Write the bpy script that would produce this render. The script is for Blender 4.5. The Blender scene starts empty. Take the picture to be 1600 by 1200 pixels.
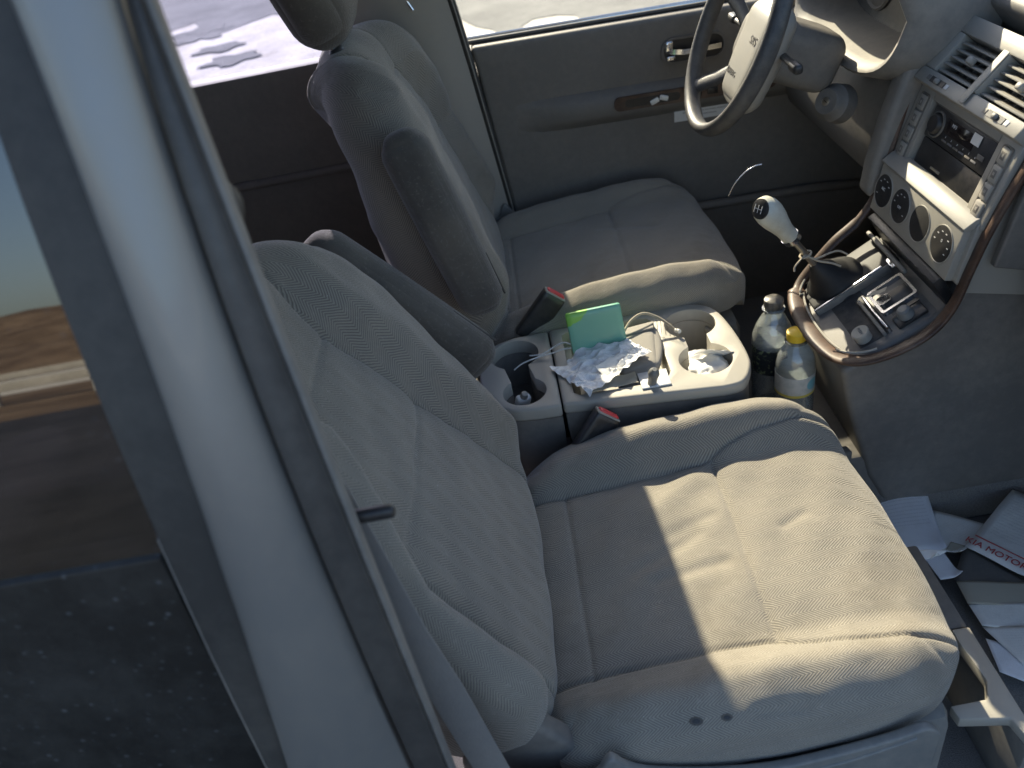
import bpy, bmesh, math, random
import numpy as np
from mathutils import Vector, Matrix, noise
R = math.radians
random.seed(4)
sc = bpy.context.scene
C = sc.collection

# ------------------------------------------------------------------ camera
# axes: +X car forward, +Y towards the driver's side, +Z up, metres; z=0 is the cabin floor
yaw, pit, rol, FPX = -0.0524, 0.6309, -0.2073, 1292.0
cyw, syw = math.cos(yaw), math.sin(yaw)
fw0 = Vector((syw, cyw, 0)); rt0 = Vector((cyw, -syw, 0)); up0 = Vector((0, 0, 1))
fw = fw0*math.cos(pit) - up0*math.sin(pit)
u2 = up0*math.cos(pit) + fw0*math.sin(pit)
rt = rt0*math.cos(rol) + u2*math.sin(rol)
up = u2*math.cos(rol) - rt0*math.sin(rol)
cam = bpy.data.cameras.new('camera'); camo = bpy.data.objects.new('camera', cam); C.objects.link(camo)
camo.matrix_world = Matrix(((rt.x, up.x, -fw.x, 0), (rt.y, up.y, -fw.y, -1.2845), (rt.z, up.z, -fw.z, 1.3666), (0, 0, 0, 1)))
cam.sensor_width = 36; cam.lens = 36*FPX/1600; cam.clip_start = .02; cam.clip_end = 3000
cam.dof.use_dof = True; cam.dof.focus_distance = 1.40; cam.dof.aperture_fstop = 4.4
sc.camera = camo

# ------------------------------------------------------------------ light
SUN = Vector((-.20, 1.0, .714)).normalized()
w = bpy.data.worlds.new('World'); sc.world = w; w.use_nodes = True
nt = w.node_tree; nt.nodes.clear()
sky = nt.nodes.new('ShaderNodeTexSky'); sky.sky_type = 'NISHITA'; sky.sun_disc = False
sky.sun_elevation = math.asin(SUN.z); sky.sun_rotation = math.atan2(SUN.x, SUN.y)
sky.dust_density = 2.2; sky.air_density = 1.0; sky.ozone_density = 1.8
bg = nt.nodes.new('ShaderNodeBackground'); bg.inputs['Strength'].default_value = .12
wo = nt.nodes.new('ShaderNodeOutputWorld')
nt.links.new(sky.outputs[0], bg.inputs[0]); nt.links.new(bg.outputs[0], wo.inputs[0])
sl = bpy.data.lights.new('sun', 'SUN'); sl.energy = 4.6; sl.angle = R(.55); sl.color = (1, .88, .66)
so = bpy.data.objects.new('sun', sl); C.objects.link(so); so.rotation_mode = 'QUATERNION'
so.rotation_quaternion = SUN.to_track_quat('Z', 'Y'); so.location = (0, 6, 6)
vs = sc.view_settings; vs.view_transform = 'Standard'; vs.look = 'None'; vs.exposure = 1.32; vs.gamma = 1; vs.use_curve_mapping = False
sc.cycles.max_bounces = 10; sc.cycles.diffuse_bounces = 6; sc.cycles.glossy_bounces = 4
sc.cycles.transmission_bounces = 8; sc.cycles.transparent_max_bounces = 16
sc.cycles.use_denoising = True

# ------------------------------------------------------------------ materials
class NB:
    """small node builder"""
    def __init__(s, name):
        s.m = bpy.data.materials.new(name); s.m.use_nodes = True; s.t = s.m.node_tree; s.t.nodes.clear()
        s.out = s.t.nodes.new('ShaderNodeOutputMaterial')
    def n(s, ty, **kw):
        o = s.t.nodes.new(ty)
        for k, v in kw.items():
            if k in ('ins',):
                for a, b in v.items():
                    if isinstance(b, bpy.types.NodeSocket): s.t.links.new(b, o.inputs[a])
                    else: o.inputs[a].default_value = b
            else: setattr(o, k, v)
        return o
    def math(s, op, a, b=0.0, c=0.0):
        return s.n('ShaderNodeMath', operation=op, ins={0: a, 1: b, 2: c}).outputs[0]
    def noise(s, scale, detail=4, rough=.6, vec=None):
        i = {'Scale': scale, 'Detail': detail, 'Roughness': rough}
        if vec is not None: i['Vector'] = vec
        return s.n('ShaderNodeTexNoise', ins=i).outputs['Fac']
    def mix(s, f, a, b):
        o = s.n('ShaderNodeMix', data_type='RGBA', ins={0: f, 6: a, 7: b}); return o.outputs[2]
    def ramp(s, f, lo, hi):
        return s.n('ShaderNodeMapRange', ins={0: f, 1: lo, 2: hi}).outputs[0]
    def bump(s, h, strength, dist, nrm=None):
        i = {'Height': h, 'Strength': strength, 'Distance': dist}
        if nrm is not None: i['Normal'] = nrm
        return s.n('ShaderNodeBump', ins=i).outputs[0]
    def done(s, sh): s.t.links.new(sh, s.out.inputs[0]); return s.m

def c4(c): return (c[0], c[1], c[2], 1)
def plastic(name, col, rough=.5, metal=0, dust=.25, grain=900, gb=.25, dustcol=(.42, .38, .32), spec=.5, coat=0):
    b = NB(name); tc = b.n('ShaderNodeTexCoord').outputs['Object']
    n1 = b.noise(4.5, 6, .6, tc); n2 = b.noise(55, 5, .7, tc); n3 = b.noise(grain, 2, .5, tc)
    f = b.math('MULTIPLY', b.ramp(b.math('ADD', b.math('MULTIPLY', n1, .6), b.math('MULTIPLY', n2, .4)), .42, .68), dust)
    colr = b.mix(f, c4(col), c4(dustcol))
    rr = b.math('ADD', b.math('MULTIPLY', f, .35), rough)
    nr = b.bump(n3, gb, .0006)
    p = b.n('ShaderNodeBsdfPrincipled', ins={'Base Color': colr, 'Roughness': rr, 'Metallic': metal, 'Normal': nr,
        'Specular IOR Level': spec, 'Coat Weight': coat, 'Coat Roughness': .08})
    return b.done(p.outputs[0])

def fabric(name, ca, cb, pitch=.0052, band=.0165, amp=1.0):
    b = NB(name); uv = b.n('ShaderNodeUVMap').outputs[0]
    obj = b.n('ShaderNodeTexCoord').outputs['Object']
    s = b.n('ShaderNodeSeparateXYZ', ins={0: uv}); U, V = s.outputs[0], s.outputs[1]
    wob = b.math('MULTIPLY', b.math('SUBTRACT', b.noise(18, 3, .5, obj), .5), .0035)
    V = b.math('ADD', V, wob); U = b.math('ADD', U, wob)
    pp = b.math('PINGPONG', V, band)
    ph = b.math('DIVIDE', b.math('ADD', U, b.math('MULTIPLY', pp, 1.25)), pitch)
    st = b.math('MULTIPLY', b.math('PINGPONG', ph, .5), 2.0)
    st = b.ramp(st, .12, .88)
    n2 = b.noise(1400, 2, .6, obj); n3 = b.noise(5, 5, .6, obj); n4 = b.noise(160, 3, .7, obj)
    st2 = b.math('ADD', b.math('MULTIPLY', st, .85), b.math('MULTIPLY', n2, .4))
    col = b.mix(b.math('MULTIPLY', st2, .8*amp), c4(ca), c4(cb))
    col = b.mix(b.math('MULTIPLY', b.ramp(n3, .40, .72), .32), col, (.40, .355, .28, 1))
    col = b.mix(b.math('MULTIPLY', b.ramp(n4, .58, .8), .22), col, (.55, .52, .46, 1))
    lint = b.n('ShaderNodeTexVoronoi', ins={'Vector': obj, 'Scale': 75.0, 'Randomness': 1.0}).outputs['Distance']
    col = b.mix(b.math('MULTIPLY', b.ramp(lint, .055, .03), b.ramp(b.noise(11, 3, .6, obj), .5, .6)), col, (.62, .60, .55, 1))
    stn = b.ramp(b.noise(2.6, 5, .7, obj), .56, .66)
    col = b.mix(b.math('MULTIPLY', stn, .30), col, (.10, .085, .065, 1))
    nr = b.bump(st2, .45, .0011, b.bump(b.noise(26, 4, .6, obj), .5, .004))
    p = b.n('ShaderNodeBsdfPrincipled', ins={'Base Color': col, 'Roughness': .92, 'Normal': nr, 'Specular IOR Level': .2,
        'Sheen Weight': .35, 'Sheen Roughness': .45, 'Sheen Tint': (.9, .88, .85, 1)})
    return b.done(p.outputs[0])

def carpet(name, col, col2):
    b = NB(name); obj = b.n('ShaderNodeTexCoord').outputs['Object']
    n1 = b.noise(420, 3, .7, obj); n2 = b.noise(9, 6, .65, obj)
    cc = b.mix(b.ramp(n1, .3, .7), c4(col), c4(col2)); cc = b.mix(b.math('MULTIPLY', b.ramp(n2, .48, .75), .35), cc, (.3, .26, .2, 1))
    p = b.n('ShaderNodeBsdfPrincipled', ins={'Base Color': cc, 'Roughness': 1, 'Normal': b.bump(n1, .8, .003), 'Specular IOR Level': .1})
    return b.done(p.outputs[0])

def pane(name, tint, dirt=.03, refl=1.0, spk=60, dirtcol=(.5, .5, .5, 1)):
    b = NB(name); obj = b.n('ShaderNodeTexCoord').outputs['Object']
    tr = b.n('ShaderNodeBsdfTransparent', ins={'Color': c4(tint)})
    gl = b.n('ShaderNodeBsdfGlossy', ins={'Color': (1, 1, 1, 1), 'Roughness': .012})
    fc = b.n('ShaderNodeLayerWeight', ins={'Blend': .5}).outputs['Facing']; fr = b.math('ADD', .05, b.math('MULTIPLY', b.math('POWER', fc, 5.0), .95))
    m1 = b.n('ShaderNodeMixShader', ins={0: b.math('MULTIPLY', fr, refl), 1: tr.outputs[0], 2: gl.outputs[0]})
    vo = b.n('ShaderNodeTexVoronoi', ins={'Vector': obj, 'Scale': spk, 'Randomness': 1.0}).outputs['Distance']
    sp = b.math('MULTIPLY', b.math('LESS_THAN', vo, .2), b.ramp(b.noise(14, 4, .6, obj), .45, .75))
    ns = b.ramp(b.noise(5, 6, .7, obj), .4, .8)
    df = b.n('ShaderNodeBsdfDiffuse', ins={'Color': dirtcol})
    fac = b.math('ADD', b.math('MULTIPLY', sp, dirt*2.2), b.math('MULTIPLY', ns, dirt))
    m2 = b.n('ShaderNodeMixShader', ins={0: fac, 1: m1.outputs[0], 2: df.outputs[0]})
    return b.done(m2.outputs[0])

def wood(name):
    b = NB(name); obj = b.n('ShaderNodeTexCoord').outputs['Object']
    mp = b.n('ShaderNodeMapping', ins={'Vector': obj, 'Scale': (1, 1, 1)}).outputs[0]
    n = b.noise(16, 6, .75, mp); n2 = b.noise(60, 5, .8, mp)
    cc = b.mix(b.ramp(n, .35, .65), (.035, .017, .011, 1), (.11, .056, .032, 1)); cc = b.mix(b.math('MULTIPLY', b.ramp(n2, .5, .62), .55), cc, (.022, .008, .006, 1))
    d = b.math('MULTIPLY', b.ramp(b.noise(9, 5, .6, obj), .45, .8), .3)
    cc = b.mix(d, cc, (.36, .31, .26, 1))
    p = b.n('ShaderNodeBsdfPrincipled', ins={'Base Color': cc, 'Roughness': .55, 'Coat Weight': .12, 'Coat Roughness': .3})
    return b.done(p.outputs[0])

def simple(name, col, rough=.5, metal=0, **k):
    b = NB(name); i = {'Base Color': c4(col), 'Roughness': rough, 'Metallic': metal}
    i.update(k); return b.done(b.n('ShaderNodeBsdfPrincipled', ins=i).outputs[0])

M = {}
M['fabric'] = fabric('herringbone_cloth', (.105, .097, .087), (.36, .33, .275))
M['fabric_plain'] = fabric('plain_cloth', (.085, .080, .073), (.135, .126, .114), pitch=.0022, band=.004, amp=.7)
M['dash'] = plastic('dash_plastic', (.19, .18, .165), .5, dust=.45)
M['dash_dark'] = plastic('dark_plastic', (.14, .132, .122), .5, dust=.3)
M['beige'] = plastic('console_plastic', (.36, .34, .295), .52, dust=.4)
M['silver'] = plastic('panel_plastic', (.32, .305, .27), .45, dust=.3)
M['door'] = plastic('door_panel_vinyl', (.165, .152, .135), .6, dust=.25, grain=500, gb=.5)
M['black'] = plastic('black_plastic', (.018, .018, .02), .35, dust=.12)
M['bootblack'] = plastic('black_boot_vinyl', (.014, .014, .015), .6, dust=.04)
M['blacksoft'] = plastic('black_rubber', (.035, .035, .037), .7, dust=.3)
M['rimleather'] = plastic('steering_leather', (.05, .05, .052), .42, dust=.25, grain=420, gb=.9)
M['hub'] = plastic('airbag_cover', (.27, .26, .235), .45, dust=.35)
M['chrome'] = simple('chrome', (.8, .8, .8), .16, 1)
M['steel'] = simple('steel', (.5, .48, .44), .35, 1)
M['wood'] = wood('burl_wood')
M['carpet'] = carpet('carpet', (.15, .143, .135), (.26, .25, .235))
M['shield'] = plastic('seat_side_plastic', (.16, .165, .162), .45, dust=.4)
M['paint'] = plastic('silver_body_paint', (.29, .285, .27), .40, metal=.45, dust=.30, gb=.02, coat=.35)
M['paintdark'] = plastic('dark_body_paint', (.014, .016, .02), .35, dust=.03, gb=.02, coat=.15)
M['seal'] = plastic('rubber_seal', (.045, .043, .040), .6, dust=.12)
M['jamb'] = plastic('door_jamb_paint', (.062, .058, .054), .5, dust=.15, gb=.05, coat=.1)
M['glass'] = pane('clear_glass', (.93, .95, .93), .03)
M['tint'] = pane('tinted_glass', (.53, .56, .82), .03, 1.0)
M['darktint'] = pane('dark_tinted_glass', (.035, .037, .045), .022, 2.6, 75)
M['red'] = plastic('red_button', (.62, .04, .05), .35, dust=.25)
M['label'] = plastic('white_label', (.75, .75, .74), .6, dust=.2)
M['paper'] = plastic('paper_sheet', (.84, .84, .86), .8, dust=.12, dustcol=(.6, .58, .5), grain=60, gb=.2)
M['paperb'] = plastic('envelope_paper', (.78, .76, .71), .8, dust=.25, grain=60, gb=.2)
M['tissue'] = plastic('tissue_paper', (.85, .84, .80), .85, dust=.1, grain=200, gb=.5)
def printed(name, base):
    b = NB(name); uv = b.n('ShaderNodeUVMap').outputs[0]; s = b.n('ShaderNodeSeparateXYZ', ins={0: uv}); u, v = s.outputs[0], s.outputs[1]
    line = b.math('LESS_THAN', b.math('PINGPONG', v, .02), .0065)
    mp = b.n('ShaderNodeMapping', ins={'Vector': uv, 'Scale': (60, 25, 1)}).outputs[0]
    word = b.math('GREATER_THAN', b.noise(1.0, 2, .5, mp), .47)
    mar = b.math('MULTIPLY', b.math('MULTIPLY', b.math('GREATER_THAN', u, .1), b.math('LESS_THAN', u, .88)), b.math('MULTIPLY', b.math('GREATER_THAN', v, .08), b.math('LESS_THAN', v, .7)))
    ink = b.math('MULTIPLY', b.math('MULTIPLY', line, word), b.math('MULTIPLY', mar, .16))
    cc = b.mix(ink, c4(base), (.12, .12, .14, 1)); obj = b.n('ShaderNodeTexCoord').outputs['Object']
    cc = b.mix(b.math('MULTIPLY', b.ramp(b.noise(14, 5, .7, obj), .5, .75), .25), cc, (.45, .40, .32, 1))
    return b.done(b.n('ShaderNodeBsdfPrincipled', ins={'Base Color': cc, 'Roughness': .85, 'Normal': b.bump(b.noise(30, 4, .6, obj), .5, .004)}).outputs[0])
M['paper'] = printed('printed_sheet', (.84, .84, .86)); M['paperb'] = printed('plain_sheet', (.78, .76, .71))
M['kraft'] = plastic('tan_card', (.46, .42, .33), .8, dust=.2)
M['redink'] = simple('red_ink', (.45, .05, .05), .6)
M['yellowink'] = simple('yellow_ink', (.75, .55, .08), .6)
M['greyink'] = simple('grey_ink', (.15, .15, .16), .6)
M['whiteink'] = simple('white_ink', (.6, .6, .6), .5)
M['lcd'] = simple('radio_display', (.02, .015, .015), .12)
M['yellow'] = plastic('yellow_cap', (.85, .55, .03), .4, dust=.1)
M['ivory'] = plastic('ivory_plastic', (.60, .60, .52), .3, dust=.5, dustcol=(.35, .27, .16), gb=.05)
M['pouch'] = plastic('grey_suede', (.27, .255, .23), .85, dust=.3, grain=300, gb=.6)
M['cord'] = simple('white_cord', (.6, .6, .58), .5)
M['tancord'] = simple('tan_cord', (.42, .36, .27), .7)
M['belt'] = plastic('belt_webbing', (.24, .23, .22), .8, dust=.3, grain=350, gb=.9)

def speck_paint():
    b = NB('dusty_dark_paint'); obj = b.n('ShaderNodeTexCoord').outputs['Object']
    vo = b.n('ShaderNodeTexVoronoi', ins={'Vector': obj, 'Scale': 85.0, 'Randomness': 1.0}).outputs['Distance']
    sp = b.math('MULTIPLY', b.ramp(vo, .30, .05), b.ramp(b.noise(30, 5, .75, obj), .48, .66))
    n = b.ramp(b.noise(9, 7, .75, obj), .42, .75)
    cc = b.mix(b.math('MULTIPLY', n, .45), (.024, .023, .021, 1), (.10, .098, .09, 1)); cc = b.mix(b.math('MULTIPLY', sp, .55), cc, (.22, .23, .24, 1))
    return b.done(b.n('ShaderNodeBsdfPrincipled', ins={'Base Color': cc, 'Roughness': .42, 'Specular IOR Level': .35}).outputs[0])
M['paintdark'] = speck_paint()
def green_mat():
    b = NB('green_case'); obj = b.n('ShaderNodeTexCoord').outputs['Object']
    s = b.n('ShaderNodeSeparateXYZ', ins={0: obj})
    k = b.math('ADD', b.math('MULTIPLY', s.outputs[2], 24), b.math('MULTIPLY', b.noise(32, 3, .5, obj), 1.5))
    k = b.math('SUBTRACT', k, b.math('MULTIPLY', s.outputs[0], 13))
    f = b.ramp(k, 1.70, 1.82)
    cc = b.mix(f, (.20, .46, .33, 1), (.26, .58, .10, 1))
    p = b.n('ShaderNodeBsdfPrincipled', ins={'Base Color': cc, 'Roughness': .25})
    return b.done(p.outputs[0])
M['green'] = green_mat()
def wrap_mat():
    b = NB('clear_plastic_film'); obj = b.n('ShaderNodeTexCoord').outputs['Object']
    n = b.noise(70, 5, .7, obj); nr = b.bump(n, 1, .004)
    p = b.n('ShaderNodeBsdfPrincipled', ins={'Base Color': (.92, .91, .89, 1), 'Roughness': .22, 'Normal': nr})
    tr = b.n('ShaderNodeBsdfTransparent', ins={'Color': (.95, .95, .95, 1)})
    m = b.n('ShaderNodeMixShader', ins={0: b.ramp(b.noise(45, 4, .6, obj), .05, .22), 1: tr.outputs[0], 2: p.outputs[0]})
    return b.done(m.outputs[0])
M['film'] = wrap_mat()
def pet(name, tint, w=.5):
    b = NB(name)
    tr = b.n('ShaderNodeBsdfTransparent', ins={'Color': c4(tint)})
    gl = b.n('ShaderNodeBsdfGlossy', ins={'Color': (1, 1, 1, 1), 'Roughness': .06})
    df = b.n('ShaderNodeBsdfDiffuse', ins={'Color': (.7, .74, .74, 1)})
    lw = b.n('ShaderNodeLayerWeight', ins={'Blend': w})
    m0 = b.n('ShaderNodeMixShader', ins={0: .26, 1: tr.outputs[0], 2: df.outputs[0]})
    m1 = b.n('ShaderNodeMixShader', ins={0: lw.outputs['Fresnel'], 1: m0.outputs[0], 2: gl.outputs[0]})
    return b.done(m1.outputs[0])
M['pet'] = pet('bottle_plastic', (.90, .93, .93), .45)
M['water'] = pet('water', (.94, .96, .95), .25)

# ------------------------------------------------------------------ mesh helpers
def link(name, me, mat=None, parent=None, loc=None, rot=None):
    o = bpy.data.objects.new(name, me); C.objects.link(o)
    if mat is not None and hasattr(me, 'materials'): me.materials.append(M[mat] if isinstance(mat, str) else mat)
    if parent is not None: o.parent = parent
    if loc is not None: o.location = loc
    if rot is not None: o.rotation_euler = rot
    return o
def tag(o, label=None, cat=None, group=None, kind=None):
    if label: o['label'] = label
    if cat: o['category'] = cat
    if group: o['group'] = group
    if kind: o['kind'] = kind
    return o
def empty(name, loc=(0, 0, 0), **k):
    o = bpy.data.objects.new(name, None); C.objects.link(o); o.location = loc; o.empty_display_size = .05
    return tag(o, **k)
def mk(name, verts, faces, mat, parent=None, smooth=True, loc=None, rot=None, angle=None):
    me = bpy.data.meshes.new(name); me.from_pydata([tuple(map(float, v)) for v in verts], [], [tuple(f) for f in faces])
    bm = bmesh.new(); bm.from_mesh(me); bmesh.ops.recalc_face_normals(bm, faces=bm.faces[:]); bm.to_mesh(me); bm.free()
    me.update()
    if smooth: me.polygons.foreach_set('use_smooth', [True]*len(me.polygons))
    o = link(name, me, mat, parent, loc, rot)
    if angle is not None: me.set_sharp_from_angle(angle=R(angle))
    return o
def box(name, x0, x1, y0, y1, z0, z1, mat, parent=None, bev=.003, seg=2):
    me = bpy.data.meshes.new(name); bm = bmesh.new(); bmesh.ops.create_cube(bm, size=1)
    for v in bm.verts: v.co = Vector(((x0+x1)/2 + v.co.x*(x1-x0), (y0+y1)/2 + v.co.y*(y1-y0), (z0+z1)/2 + v.co.z*(z1-z0)))
    if bev: bmesh.ops.bevel(bm, geom=bm.edges[:], offset=min(bev, .45*min(abs(x1-x0), abs(y1-y0), abs(z1-z0))), segments=seg, affect='EDGES', profile=.5)
    bm.to_mesh(me); bm.free(); me.polygons.foreach_set('use_smooth', [True]*len(me.polygons)); me.set_sharp_from_angle(angle=R(40))
    return link(name, me, mat, parent)
def rbox(name, size, r, mat, parent=None, loc=(0, 0, 0), rot=(0, 0, 0), n=14, bulge=0):
    """rounded cushion-like box centred on loc"""
    me = bpy.data.meshes.new(name); bm = bmesh.new(); bmesh.ops.create_cube(bm, size=2)
    bmesh.ops.subdivide_edges(bm, edges=bm.edges[:], cuts=n, use_grid_fill=True)
    h = Vector(size)/2
    for v in bm.verts:
        p = Vector([math.sin(c*math.pi/2) for c in v.co]); q = Vector([p[i]*h[i] for i in range(3)])
        inner = Vector([max(-(h[i]-r), min(h[i]-r, q[i])) for i in range(3)])
        d = q-inner
        if d.length > 1e-9: q = inner + d.normalized()*r
        if bulge:
            q *= 1 + bulge*(1-p.x*p.x)*(1-p.y*p.y)*(1-p.z*p.z) if False else 1
            for i in range(3):
                o1, o2 = (i+1) % 3, (i+2) % 3
                q[i] += bulge*h[i]*(1-p[o1]**2)*(1-p[o2]**2)*p[i]
        v.co = q
    uvl = bm.loops.layers.uv.new('UVMap')
    for f in bm.faces:
        nn = f.normal
        for l in f.loops:
            c = l.vert.co; l[uvl].uv = (c.z, c.x+c.y)
    bm.to_mesh(me); bm.free(); me.polygons.foreach_set('use_smooth', [True]*len(me.polygons))
    return link(name, me, mat, parent, loc, rot)
def prism(name, pts, axis, a, b, mat, parent=None, bev=.002, seg=2, angle=35):
    """polygon extruded along axis ('x','y','z') from a to b"""
    def P(p, t): return {'x': (t, p[0], p[1]), 'y': (p[0], t, p[1]), 'z': (p[0], p[1], t)}[axis]
    me = bpy.data.meshes.new(name); bm = bmesh.new()
    vs = [bm.verts.new(P(p, a)) for p in pts]; f = bm.faces.new(vs)
    r = bmesh.ops.extrude_face_region(bm, geom=[f])
    d = {'x': Vector((1, 0, 0)), 'y': Vector((0, 1, 0)), 'z': Vector((0, 0, 1))}[axis]*(b-a)
    for v in [g for g in r['geom'] if isinstance(g, bmesh.types.BMVert)]: v.co += d
    bmesh.ops.recalc_face_normals(bm, faces=bm.faces[:])
    if bev:
        es = [e for e in bm.edges if len(e.link_faces) == 2 and e.calc_face_angle(0) > R(30)]
        bmesh.ops.bevel(bm, geom=es, offset=bev, segments=seg, affect='EDGES', profile=.5, clamp_overlap=True)
    bmesh.ops.triangulate(bm, faces=[f for f in bm.faces if len(f.verts) > 4])
    bm.to_mesh(me); bm.free(); me.polygons.foreach_set('use_smooth', [True]*len(me.polygons)); me.set_sharp_from_angle(angle=R(angle))
    return link(name, me, mat, parent)
def smoothline(pts, n=8, closed=False):
    P = [np.array(p, float) for p in pts]; out = []; m = len(P)
    rng = range(m) if closed else range(m-1)
    for i in rng:
        if closed: p0, p1, p2, p3 = P[(i-1) % m], P[i], P[(i+1) % m], P[(i+2) % m]
        else: p0, p1, p2, p3 = P[max(i-1, 0)], P[i], P[i+1], P[min(i+2, m-1)]
        for k in range(n):
            t = k/n; out.append(.5*((2*p1)+(-p0+p2)*t+(2*p0-5*p1+4*p2-p3)*t*t+(-p0+3*p1-3*p2+p3)*t**3))
    if not closed: out.append(P[-1])
    return out
def sweep(name, path, prof, mat, parent=None, closed=False, upv=(0, 0, 1), caps=True, smooth=True):
    """profile (list of (a,b)) swept along path; a along side, b along up"""
    P = [Vector(p) for p in path]; n = len(P); V = []; F = []; k = len(prof)
    for i, p in enumerate(P):
        if closed: t = P[(i+1) % n]-P[(i-1) % n]
        else: t = P[min(i+1, n-1)]-P[max(i-1, 0)]
        t.normalize(); u = Vector(upv); s = t.cross(u)
        if s.length < 1e-4: s = t.cross(Vector((1, 0, 0)))
        s.normalize(); u = s.cross(t).normalized()
        for a, b in prof: V.append(p+s*a+u*b)
    for i in range(n if closed else n-1):
        j = (i+1) % n
        for q in range(k):
            F.append((i*k+q, i*k+(q+1) % k, j*k+(q+1) % k, j*k+q))
    if caps and not closed: F.append(tuple(range(k))); F.append(tuple((n-1)*k+q for q in range(k)))
    return mk(name, V, F, mat, parent, smooth, angle=50)
def circ(r, n=10, ry=None): return [(r*math.cos(2*math.pi*i/n), (ry or r)*math.sin(2*math.pi*i/n)) for i in range(n)]
def tube(name, path, r, mat, parent=None, n=10, closed=False): return sweep(name, path, circ(r, n), mat, parent, closed)
def lathe(name, prof, mat, parent=None, loc=(0, 0, 0), rot=(0, 0, 0), n=40, closed=False):
    V = []; F = []; k = len(prof)
    for i in range(n):
        a = 2*math.pi*i/n
        for r, z in prof: V.append((r*math.cos(a), r*math.sin(a), z))
    for i in range(n):
        j = (i+1) % n
        for q in range(k if closed else k-1):
            F.append((i*k+q, j*k+q, j*k+(q+1) % k, i*k+(q+1) % k))
    if not closed:
        for q in (0, k-1):
            if prof[q][0] > 1e-6: F.append(tuple(i*k+q for i in range(n)))
    o = mk(name, V, F, mat, parent, True, loc, rot, angle=40)
    bm = bmesh.new(); bm.from_mesh(o.data); bmesh.ops.remove_doubles(bm, verts=bm.verts[:], dist=1e-6); bmesh.ops.recalc_face_normals(bm, faces=bm.faces[:]); bm.to_mesh(o.data); bm.free()
    return o
def text(name, body, size, mat, parent, mw, extr=.0003):
    cu = bpy.data.curves.new(name, 'FONT'); cu.body = body; cu.size = size; cu.extrude = extr; cu.align_x = 'CENTER'; cu.align_y = 'CENTER'; cu.resolution_u = 3
    t_ = bpy.data.objects.new(name, cu); C.objects.link(t_)
    me = bpy.data.meshes.new_from_object(t_.evaluated_get(bpy.context.evaluated_depsgraph_get())); bpy.data.objects.remove(t_)
    me.transform(mw); me.materials.clear(); o = link(name, me, mat); o.parent = parent; return o
def frame(o, xa, za):
    """matrix with local x=xa, z=za at o"""
    xa = Vector(xa).normalized(); za = Vector(za).normalized(); ya = za.cross(xa).normalized(); xa = ya.cross(za)
    return Matrix(((xa.x, ya.x, za.x, o[0]), (xa.y, ya.y, za.y, o[1]), (xa.z, ya.z, za.z, o[2]), (0, 0, 0, 1)))

def polydist(X, Y, pts):
    d = np.full(X.shape, 9.0)
    for (ax, ay), (bx, by) in zip(pts[:-1], pts[1:]):
        L = (bx-ax)**2+(by-ay)**2+1e-12; t = np.clip(((X-ax)*(bx-ax)+(Y-ay)*(by-ay))/L, 0, 1)
        d = np.minimum(d, np.hypot(X-ax-t*(bx-ax), Y-ay-t*(by-ay)))
    return d
def sstep(a, b, x): t = np.clip((x-a)/(b-a), 0, 1); return t*t*(3-2*t)

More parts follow.
